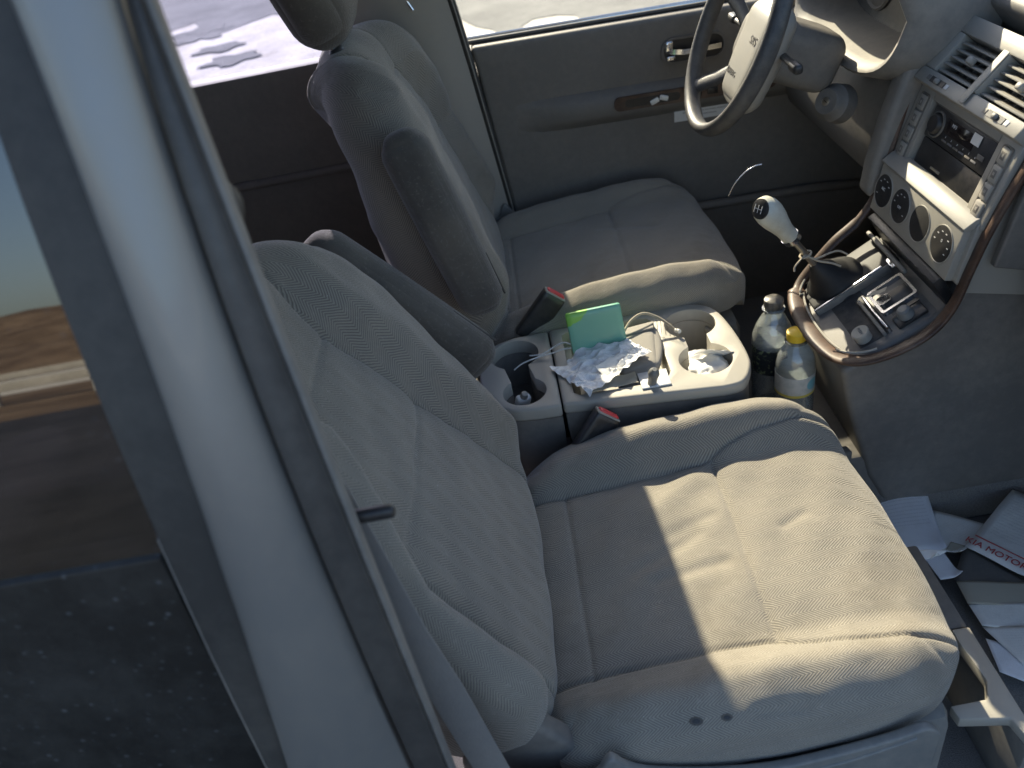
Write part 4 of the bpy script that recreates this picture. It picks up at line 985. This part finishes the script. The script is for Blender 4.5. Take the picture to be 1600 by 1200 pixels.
# heater panel with four dark round dials
b_ = Vector((.686, 0, .675))-Vector((.667, 0, .585)); L = Loc((.667, 0, .585), (0, -1, 0), b_); HB = b_.length
hp_ = pd(L.box('heater_panel', -.146, .146, 0, HB, -.014, .0, 'silver', None, .002))
for q, a in enumerate((-.115, -.046, .027, .104)):
    rr_ = .0305
    d_ = lathe('dial', [(0, .0016), (rr_*.9, .0018), (rr_, .0008), (rr_, 0)], 'bootblack' if q == 2 else 'black', None, n=48); xform(d_, L.m @ Matrix.Translation((a, HB*.50, 0))); sub(hp_, d_)
    d_ = lathe('dial_rim', [(rr_, .001), (rr_+.0004, .0016), (rr_+.0010, .0016), (rr_+.0016, 0)], 'silver', None, n=48); xform(d_, L.m @ Matrix.Translation((a, HB*.50, 0))); sub(hp_, d_)
    if q != 2:
        rng = random.Random(q)
        for k_ in range(8):
            t_ = R(-30+k_*34); aa, bb2 = a+.021*math.cos(t_), HB*.5+.021*math.sin(t_)
            if rng.random() < .75: sub(hp_, L.box('dial_mark', aa-.0022, aa+.0022, bb2-.0008, bb2+.0008, .0018, .0022, 'whiteink', None, 0))
        if q == 0: L.text('dial_text', 'A/C', .008, 'whiteink', hp_, a, HB*.5+.004, .0020)
        if q == 1: L.text('dial_text', 'OFF', .007, 'whiteink', hp_, a, HB*.5-.002, .0020)
        if q == 3: L.text('dial_text', '0', .008, 'whiteink', hp_, a, HB*.5+.006, .0020)
# ---- waterfall shelf below: boot half (driver) and tray half (passenger)
SH = Vector((.67, 0, .529))-Vector((.53, 0, .445)); L = Loc((.53, 0, .445), (0, -1, 0), SH); HB = SH.length   # a to passenger, b forwards
pd(prism('lower_console', [(.515, .425), (.60, .470), (.675, .51), (.72, .56), (1.15, .56), (1.15, .0), (.66, .0), (.585, .15), (.535, .33)], 'y', -.135, .135, 'dash_dark', None, .012, 4))
sh = pd(L.box('shelf', -.135, .125, .0, HB+.02, -.030, -.018, 'dash_dark', None, .002))
sub(sh, L.box('shelf_front', -.13, .13, HB+.012, HB+.030, -.02, .045, 'black', None, .002))
sub(sh, L.box('tray_floor', -.030, .110, .004, .085, -.018, -.012, 'blacksoft', None, .002))
sub(sh, L.box('boot_surround', -.132, -.039, .0, .172, -.0175, -.004, 'bootblack', None, .003))
sub(sh, L.box('chrome_rail', -.038, -.033, -.002, .140, -.012, .003, 'chrome', None, .001))
sub(sh, L.box('tray_wall', -.033, -.030, .0, .150, -.018, .001, 'dash', None, .0008))
sub(sh, L.box('tray_bar', .005, .112, .078, .082, -.016, .002, 'chrome', None, .001))
sub(sh, L.box('tray_bar', .002, .112, .068, .074, -.016, -.004, 'dash', None, .001))
lid = pd(L.box('ashtray_lid', -.136, .022, .158, .166, .002, .014, 'dash', None, .003))
sub(lid, L.box('lid_slot', -.035, -.005, .150, .157, .006, .011, 'chrome', None, .001))
# ashtray, chrome framed
at_ = pd(L.ring('ashtray', rrect(.012, .082, .088, .156, .006), rrect(.017, .077, .093, .151, .004), -.004, .006, 'chrome', None))
sub(at_, L.box('ashtray_bowl', .017, .077, .093, .151, -.020, -.016, 'black', None, 0))
gl_ = L.ring('stub_rest', rrect(.030, .052, .094, .118, .006), rrect(.033, .049, .097, .115, .004), -.006, -.002, 'chrome', None); sub(at_, gl_)
for q in range(4): sub(at_, L.box('stub_bar', .0345+q*.0038, .0358+q*.0038, .097, .115, -.005, -.003, 'chrome', None, 0))
crumple('foil_scrap', .035, .012, .003, 'kraft', tuple(L(.024, .103, .006)), (R(10), R(-30), R(-40)), 5, 8, 5, 'thin tan scrap resting on the chrome ashtray rim', 'scrap')
# cigarette lighter and round button
lr = lathe('lighter_knob', [(0, .012), (.008, .012), (.0115, .009), (.012, .003), (.014, 0), (.014, -.006)], 'shield', None, n=28); pd(xform(lr, L.m @ Matrix.Translation((.100, .118, -.004))))
sub(lr, L.box('lighter_socket', .085, .117, .095, .150, -.017, -.010, 'black', None, .003))
cn = empty('round_tin', tuple(L(.092, .040, -.010)), label='small round tin with a pale lettered lid in the shelf tray', cat='tin')
lb = lathe('tin_body', [(0, 0), (.0145, 0), (.0145, .016), (0, .016)], 'silver', None, n=32); xform(lb, L.m @ Matrix.Translation((.092, .040, -.010))); lb.parent = cn; lb.matrix_parent_inverse = Matrix.Translation(-cn.location)
lb = lathe('tin_lid', [(0, .0195), (.0145, .0195), (.0157, .018), (.0157, .0155), (0, .0155)], 'beige', None, n=32); xform(lb, L.m @ Matrix.Translation((.092, .040, -.010))); lb.parent = cn; lb.matrix_parent_inverse = Matrix.Translation(-cn.location)
tx = L.text('lid_text', 'PUSH', .0075, 'greyink', None, .092, .041, .0100); tx.parent = cn; tx.matrix_parent_inverse = Matrix.Translation(-cn.location)
# burl wood trim round the stack and shelf
path = [(.800, .165, .888), (.772, .166, .862), (.742, .166, .822), (.722, .164, .765), (.702, .160, .690), (.684, .156, .610), (.650, .150, .560), (.605, .146, .525), (.565, .143, .482), (.535, .132, .452), (.518, .10, .440), (.508, .05, .434), (.506, -.01, .432), (.510, -.07, .434), (.524, -.115, .438), (.555, -.143, .448),
        (.605, -.156, .470), (.650, -.160, .500), (.680, -.160, .545), (.698, -.160, .610), (.716, -.163, .680), (.745, -.168, .765), (.775, -.170, .835), (.805, -.171, .885)]
path = smoothline(path, 5)
# outward facing band: build frames by hand so the band keeps facing away from the panel
V = []; F = []; k_ = 10
cen = Vector((.63, 0, .6))
for i, p in enumerate(path):
    p = Vector(p); t_ = (Vector(path[min(i+1, len(path)-1)])-Vector(path[max(i-1, 0)])).normalized()
    pn = Vector((-.75, 0, .66)) if p.z > .56 else Vector((-.35, 0, .94))
    nside = t_.cross(pn).normalized(); nn = nside.cross(t_).normalized()
    far = p.y > .14 and p.z > .56
    wd, th = (.010, .005) if p.y > .12 else (.018, .0075)
    if far: wd *= .75
    for q in range(k_):
        a = 2*math.pi*q/k_; V.append(p-nside*(wd*math.cos(a)-0.0)+nn*(th*math.sin(a)-.35*wd*math.cos(a)))
for i in range(len(path)-1):
    for q in range(k_): F.append((i*k_+q, i*k_+(q+1) % k_, (i+1)*k_+(q+1) % k_, (i+1)*k_+q))
F += [tuple(range(k_)), tuple((len(path)-1)*k_+q for q in range(k_))]
wt = pd(mk('wood_trim', V, F, 'wood', None))
inner = [Vector(p)+Vector((.0, -.012 if p[1] > .1 else (.015 if p[1] < -.1 else 0), .007)) + (Vector((.012, 0, .0)) if abs(p[1]) <= .1 and p[2] < .5 else Vector()) for p in path]
sub(wt, tube('trim_lip', [tuple(p) for p in inner[44:78]], .0022, 'beige', None, 6))
# ---- gear lever
gv = empty('gear_lever', (.575, .085, .48), label='ivory gear knob with a black shift pattern on a bare rod', cat='gear lever')
def pg(o, p=None):
    o.parent = p or gv
    o.matrix_parent_inverse = Matrix.Translation(-gv.location) if p is None else Matrix.Identity(4)
    return o
def along(a, b):
    a, b = Vector(a), Vector(b); return Matrix.Translation(a) @ (b-a).to_track_quat('Z', 'Y').to_matrix().to_4x4()
bo = lathe('boot', [(.058, 0), (.055, .008), (.042, .018), (.040, .026), (.030, .038), (.028, .046), (.018, .060), (.012, .074), (.008, .080)], 'bootblack', None, n=32); pg(xform(bo, along((.585, .085, .468), (.522, .068, .545))))
pg(tube('rod', [(.535, .070, .530), (.484, .061, .603)], .0065, 'steel', None))
kb = lathe('knob', [(0, .108), (.010, .106), (.019, .099), (.0245, .086), (.0255, .072), (.0235, .056), (.0195, .040), (.0165, .024), (.016, .012), (.0165, .004), (0, .004)], 'ivory', None, n=40)
km = along((.487, .0615, .598), (.4345, .057, .672))
for v_ in kb.data.vertices: v_.co.x *= 1.06
pg(xform(kb, km))
pg(xform(lathe('collar', [(.0135, -.006), (.0172, -.006), (.0172, .006), (.0135, .006)], 'chrome', None, n=32, closed=True), km))
cap = lathe('shift_pattern_plate', [(0, .0035), (.012, .0028), (.018, .0), (.0185, -.003)], 'black', None, n=32)
tip = km @ Vector((0, 0, .094)); pm_ = along(tip+Vector((-.006, -.010, .000)), tip+Vector((-.30, -.16, .13)))
pg(xform(cap, pm_ @ Matrix.Translation((0, 0, .0045))))
for (a, b2, c2, d2) in ((-.008, -.007, -.008, .007), (0, -.007, 0, .007), (.008, -.007, .008, .007), (-.008, 0, .008, 0)):
    st_ = tube('pattern_line', [(a, b2, .0085), (c2, d2, .0085)], .0006, 'whiteink', None, 5); pg(xform(st_, pm_), None)
# string tied round the rod
for pts in ([(.515, .06, .555), (.53, .05, .552), (.555, .05, .558), (.575, .055, .556), (.59, .05, .548)], [(.515, .062, .557), (.50, .05, .553), (.49, .045, .545), (.488, .04, .538)], [(.515, .06, .556), (.535, .045, .548), (.555, .035, .545), (.57, .03, .538)]):
    pg(tube('tied_string', smoothline(pts, 5), .0018, 'tancord', None, 6))
loop = [(.516+.010*math.cos(t), .064+.010*math.sin(t), .556+.004*math.cos(t)) for t in np.linspace(0, 6.28, 16)]
pg(tube('tied_string', loop, .002, 'tancord', None, 6))

# ================================================================== steering wheel and column
wc = Vector((.475, .372, .885)); tl = R(25)
N = Vector((-math.cos(tl), 0, math.sin(tl)))
sw = empty('steering_wheel', tuple(wc), label='black steering wheel with a grey airbag cover in front of the driver seat', cat='steering wheel')
L = Loc(tuple(wc), (0, -1, 0), (math.sin(tl), 0, math.cos(tl)))
def ps(o): o.parent = sw; o.matrix_parent_inverse = Matrix.Translation(-wc); return o
V = []; F = []; n1_, n2_ = 96, 16
for i in range(n1_):
    t = 2*math.pi*i/n1_
    for q in range(n2_):
        a = 2*math.pi*q/n2_; rr_ = .180+.0130*math.cos(a); V.append(L(rr_*math.cos(t), rr_*math.sin(t), .0180*math.sin(a)))
for i in range(n1_):
    for q in range(n2_): F.append((i*n2_+q, ((i+1) % n1_)*n2_+q, ((i+1) % n1_)*n2_+(q+1) % n2_, i*n2_+(q+1) % n2_))
ps(mk('rim', V, F, 'rimleather', None))
hb = rbox('airbag_cover', (.150, .190, .055), .026, 'hub', None, n=18, bulge=.10)
for v_ in hb.data.vertices: v_.co.x *= 1-.20*sstep(.0, -.10, v_.co.y); 
ps(xform(hb, L.m @ Matrix.Translation((.028, -.022, -.048))))
for a, s0, e0 in ((20, .06, .172), (160, .06, .172), (-50, .08, .172), (-130, .08, .172)):
    c_, s_ = math.cos(R(a)), math.sin(R(a))
    ps(sweep('spoke', [L(c_*s0, s_*s0-.01, -.045), L(c_*(s0+e0)/2, s_*(s0+e0)/2-.004, -.030), L(c_*e0, s_*e0, -.004)], circ(.017, 10, .008), 'rimleather', None, upv=tuple(N)))
for tx_, a, b2, sz in (('SRS', .025, .0, .022), ('AIRBAG', -.020, -.070, .016)):
    o = L.text('cover_text', tx_, sz, 'dash_dark', None, a+.028, b2+.006, -.0182, 0, .0008); ps(o)
col = empty('steering_column', (.66, .372, .80), label='dark steering column shroud with stalks and ignition lock', cat='steering column')
def pk2(o): o.parent = col; o.matrix_parent_inverse = Matrix.Translation((-.66, -.372, -.80)); return o
ax = -N
o = rbox('shroud', (.135, .115, .19), .035, 'dash_dark', None, n=12); pk2(xform(o, along(wc+ax*.03, wc+ax*.2) @ Matrix.Translation((0, 0, .085))))
o = rbox('hub_back', (.10, .10, .05), .02, 'black', None, n=8); pk2(xform(o, along(wc+ax*.09, wc+ax*.2) @ Matrix.Translation((0, 0, -.0))))
for sy in (-1, 1):
    p0 = wc+ax*.075+Vector((0, sy*.05, 0)); st_ = sweep('stalk', [p0, p0+Vector((-.01, sy*.07, .008)), p0+Vector((-.015, sy*.13, .012))], circ(.008, 10, .006), 'black', None); pk2(st_)
    pk2(xform(rbox('stalk_end', (.018, .04, .018), .007, 'black', None, n=6), Matrix.Translation(p0+Vector((-.016, sy*.14, .012)))))
ig = at(1299, 160, 0, .645); fd = Vector((-.80, -.45, .40))
o = lathe('ignition_surround', [(.012, .018), (.024, .018), (.027, .014), (.030, .004), (.036, -.002), (.038, -.030)], 'dash_dark', None, n=36); pk2(xform(o, along(ig, ig+fd)))
o = lathe('ignition_lock', [(0, .0195), (.0075, .0195), (.0085, .019), (.009, .016)], 'steel', None, n=28); pk2(xform(o, along(ig, ig+fd)))
o = box('key_slot', -.0006, .0006, -.0045, .0045, .019, .0200, 'black', None, 0); pk2(xform(o, along(ig, ig+fd) @ Matrix.Rotation(R(60), 4, 'Z')))
# pedal and thin bright wire in the driver's footwell
tag(tube('thin_wire', smoothline([tuple(at(x, y, 1, .33)) for x, y in ((1138, 306), (1148, 287), (1163, 270), (1178, 260), (1190, 257))], 5), .0014, 'chrome'), 'thin curved bright wire above the driver footwell', 'wire')
for k_, yy in enumerate((.28, .40, .55)):
    pdl = empty('pedal', (.95, yy, .15), label='black foot pedal on its arm, '+('nearest the centre console', 'middle one of the three pedals', 'nearest the driver door')[k_], cat='pedal', group='foot pedals')
    rbox('pad', (.02, .06, .08), .008, 'blacksoft', pdl, (0, 0, 0), (0, R(-30), 0), n=5); tube('arm', [(.01, 0, .0), (.08, 0, .12), (.1, 0, .25)], .007, 'black', pdl)

# ================================================================== papers in the passenger footwell
def sheet(name, pix, z, mat, label, cat, warp=.0, zs_=None):
    P_ = []
    for i, (x, y) in enumerate(pix):
        zz = zs_[i] if zs_ else z; q = at(x, y, 2, zz); P_.append(q)
    n_ = 10; V = []; F = []
    for i in range(n_+1):
        for j in range(n_+1):
            u, v_ = i/n_, j/n_; q = P_[0]*(1-u)*(1-v_)+P_[1]*u*(1-v_)+P_[2]*u*v_+P_[3]*(1-u)*v_
            q = q+Vector((0, 0, warp*math.sin(u*math.pi)*(1-v_)+.004*noise.noise(q*14)+.018*(max(0, u+v_-1.55)**2)*4)); V.append(q)
    for i in range(n_):
        for j in range(n_): F.append((i*(n_+1)+j, (i+1)*(n_+1)+j, (i+1)*(n_+1)+j+1, i*(n_+1)+j+1))
    o = mk(name, V, F, mat, None, True); m = o.modifiers.new('solid', 'SOLIDIFY'); m.thickness = .001
    uvl = o.data.uv_layers.new(name='UVMap')
    for l in o.data.loops: i_ = l.vertex_index; uvl.data[l.index].uv = ((i_//(n_+1))/n_, (i_ % (n_+1))/n_)
    tag(o, label, cat); return o, P_
sheet('paper_sheet', [(1352, 742), (1434, 727), (1478, 862), (1405, 872)], .07, 'paper', 'blue-white paper sheet leaning by the passenger seat corner', 'paper', .01)
sheet('paper_sheet', [(1440, 868), (1474, 862), (1503, 900), (1470, 905)], .06, 'paper', 'small bluish paper corner just below the leaning sheet', 'paper')
sheet('paper_sheet', [(1430, 862), (1480, 862), (1462, 872), (1440, 876)], .16, 'tissue', 'curled bright paper edge poking past the seat cushion', 'paper', .004)
sheet('envelope', [(1458, 797), (1545, 820), (1502, 868), (1440, 850)], .055, 'paperb', 'plain grey envelope between the leaning sheet and the printed one', 'envelope')
sheet('paper_stamp', [(1486, 846), (1508, 853), (1500, 866), (1478, 858)], .058, 'kraft', 'small printed patch on the corner of the plain envelope', 'sticker')
e1, P1 = sheet('envelope', [(1582, 764), (1720, 812), (1650, 925), (1508, 854)], .065, 'paperb', 'large pale envelope with red printed lettering along its edge', 'envelope', .0)
ex = (P1[2]-P1[3]).normalized(); ey = Vector((0, 0, 1)).cross(ex)
q0 = at(1560, 866, 2, .068)
tx = text('printed_name', 'KIA MOTORS', .020, 'redink', None, frame(q0, ex, (0, 0, 1))); tx.parent = e1; 
tube('red_line', [at(1524, 836, 2, .068), at(1640, 893, 2, .068)], .0011, 'redink', e1, 5)
sheet('folder', [(1506, 852), (1650, 935), (1625, 960), (1490, 905)], .045, 'dash_dark', 'dark folder under the printed envelope', 'folder')
sheet('card_sheet', [(1494, 908), (1680, 912), (1680, 950), (1512, 943)], .05, 'kraft', 'tan cardboard strip below the dark folder', 'card')
sheet('paper_sheet', [(1512, 943), (1680, 948), (1680, 985), (1535, 978)], .045, 'paperb', 'folded white sheet directly below the tan cardboard strip', 'paper', .006)
sheet('paper_sheet', [(1535, 980), (1680, 985), (1680, 1060), (1600, 1040)], .04, 'paperb', 'wrinkled white sheet lowest in the passenger footwell pile', 'paper', .008)
sheet('paper_sheet', [(1540, 998), (1620, 1020), (1640, 1080), (1562, 1050)], .035, 'paper', 'greyish sheet under the lowest wrinkled sheet', 'paper')
tag(box('floor_mat', .60, 1.14, -.70, -.17, .001, .012, 'carpet', None, .004), 'dark carpet mat in the passenger footwell under the papers', 'mat')
